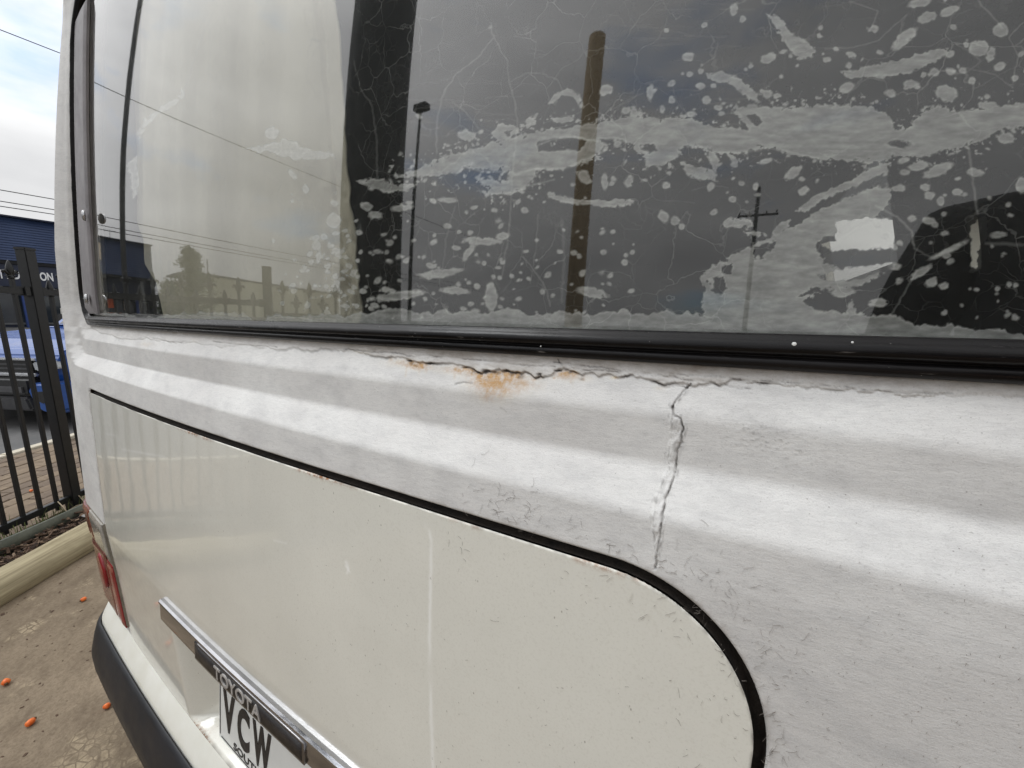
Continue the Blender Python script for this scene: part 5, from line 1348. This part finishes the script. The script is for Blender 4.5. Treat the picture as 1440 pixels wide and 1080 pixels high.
for sg in (-1, 1):
    sh_, el, wr_ = (sg*.175, -.02, 1.455), (sg*.245, .02, 1.16), (sg*.15, .235, 1.05)
    body.append([(0, -.02, 1.46, .12), (*sh_, .062), (*el, .042), (*wr_, .027), (wr_[0]-sg*.02, wr_[1]+.075, wr_[2]-.005, .032)])
    jack.append([(0, -.02, 1.45, .145), (*sh_, .088), (sg*.225, 0, 1.29, .07), (*el, .062), (sg*.195, .135, 1.10, .054), (sg*.155, .215, 1.06, .046)])
    pm_ = Vector((wr_[0]-sg*.02, wr_[1]+.075, wr_[2]-.005)); rt = (pm_.x, pm_.y, pm_.z, .032)
    for q, (dx, L) in enumerate(((-.027, .066), (-.009, .074), (.009, .070), (.026, .054))):
        a = pm_+Vector((dx, .035, -.003)); b = a+Vector((dx*.25, L*.45, -.012)); c = b+Vector((0, L*.28, -.022)); d = c+Vector((0, L*.1, -.022))
        body.append([rt, (*a, .0095), (*b, .009), (*c, .0085), (*d, .007)])
    a = pm_+Vector((-sg*.034, -.012, .004)); b = a+Vector((-sg*.018, .032, -.006)); c = b+Vector((-sg*.004, .026, -.01)); body.append([rt, (*a, .012), (*b, .010), (*c, .008)])
    hip, kn, an, toe = (sg*.095, 0, .86), (sg*.105, .015, .49), (sg*.11, -.02, .085), (sg*.125, .13, .035)
    body.append([(0, 0, .96, .13), (*hip, .085), (*kn, .055), (*an, .038), (*toe, .035)])
    legs.append([(0, 0, .90, .13), (*hip, .105), (sg*.10, .01, .67, .085), (*kn, .072), (sg*.108, -.01, .28, .066), (*an, .058)])
bd_ = skin('body', body, M_SKIN, pr)
skin('jacket', jack, M_JACKET, bd_); skin('trousers', legs, M_TROUSER, bd_)
for sg in (-1, 1): skin('shoe', [[(sg*.11, -.06, .045, .042), (sg*.115, .03, .045, .046), (sg*.127, .15, .035, .036), (sg*.13, .19, .03, .026)]], M_SHOE, bd_)
# head: one shaped surface with brow, nose, mouth, chin and ears
def head_mesh(extra, only=None):
    th = np.linspace(0, math.pi, 40); ph = np.linspace(0, 2*math.pi, 57)[:-1]
    T_, P_ = np.meshgrid(th, ph, indexing='ij'); x = np.sin(T_)*np.sin(P_); y = np.sin(T_)*np.cos(P_); z = np.cos(T_)
    X_ = .074*x*(1-.18*np.clip(-z-.1, 0, 1)); Y_ = .096*y; Z_ = .118*z
    f = np.clip(y, 0, 1)
    g = lambda cx, cz, sx, sz: np.exp(-((x-cx)/sx)**2-((z-cz)/sz)**2)*f
    Y_ = Y_+.022*g(0, -.12, .13, .2)+.008*g(0, .02, .1, .22)-.010*g(-.36, .02, .2, .13)-.010*g(.36, .02, .2, .13)+.005*g(0, .2, .6, .1)+.007*g(0, -.45, .26, .05)+.006*g(0, -.56, .22, .05)-.004*g(0, -.505, .3, .025)+.012*g(0, -.82, .3, .14)
    ear = np.exp(-((y+.02)/.16)**2-((z-.0)/.24)**2)*(np.abs(x) > .85); X_ = X_+np.sign(x)*.016*ear
    n = np.stack([x, y, z], -1)
    P = np.stack([X_, Y_, Z_], -1)+n*extra
    nr_, nc_ = x.shape; F = []
    for i in range(nr_-1):
        for j in range(nc_):
            if only is not None and not only(x[i, j], y[i, j], z[i, j]): continue
            F.append((i*nc_+j, (i+1)*nc_+j, (i+1)*nc_+(j+1) % nc_, i*nc_+(j+1) % nc_))
    return (P.reshape(-1, 3)+np.array([0, .03, 1.715])), F
P_, F_ = head_mesh(0); hd = mesh_np('head', P_, F_, M_SKIN, bd_)
P_, F_ = head_mesh(.011, lambda x, y, z: z > .42 or (y < .1 and z > -.42) or (y < .35 and z > .1)); mesh_np('hair', P_, F_, M_HAIR, bd_)
for sg in (-1, 1):
    m = MB().lathe([(0, -.011), (.007, -.009), (.011, 0), (.007, .009), (0, .011)], 12, (sg*.029, .107, 1.722)); m.build('eye', M_EYE, bd_, True)
    MB().lathe([(0, -.004), (.004, -.002), (.0045, 0), (.004, .002), (0, .004)], 10, (sg*.029, .1175, 1.722)).build('eye', M_BLACK, bd_, True)
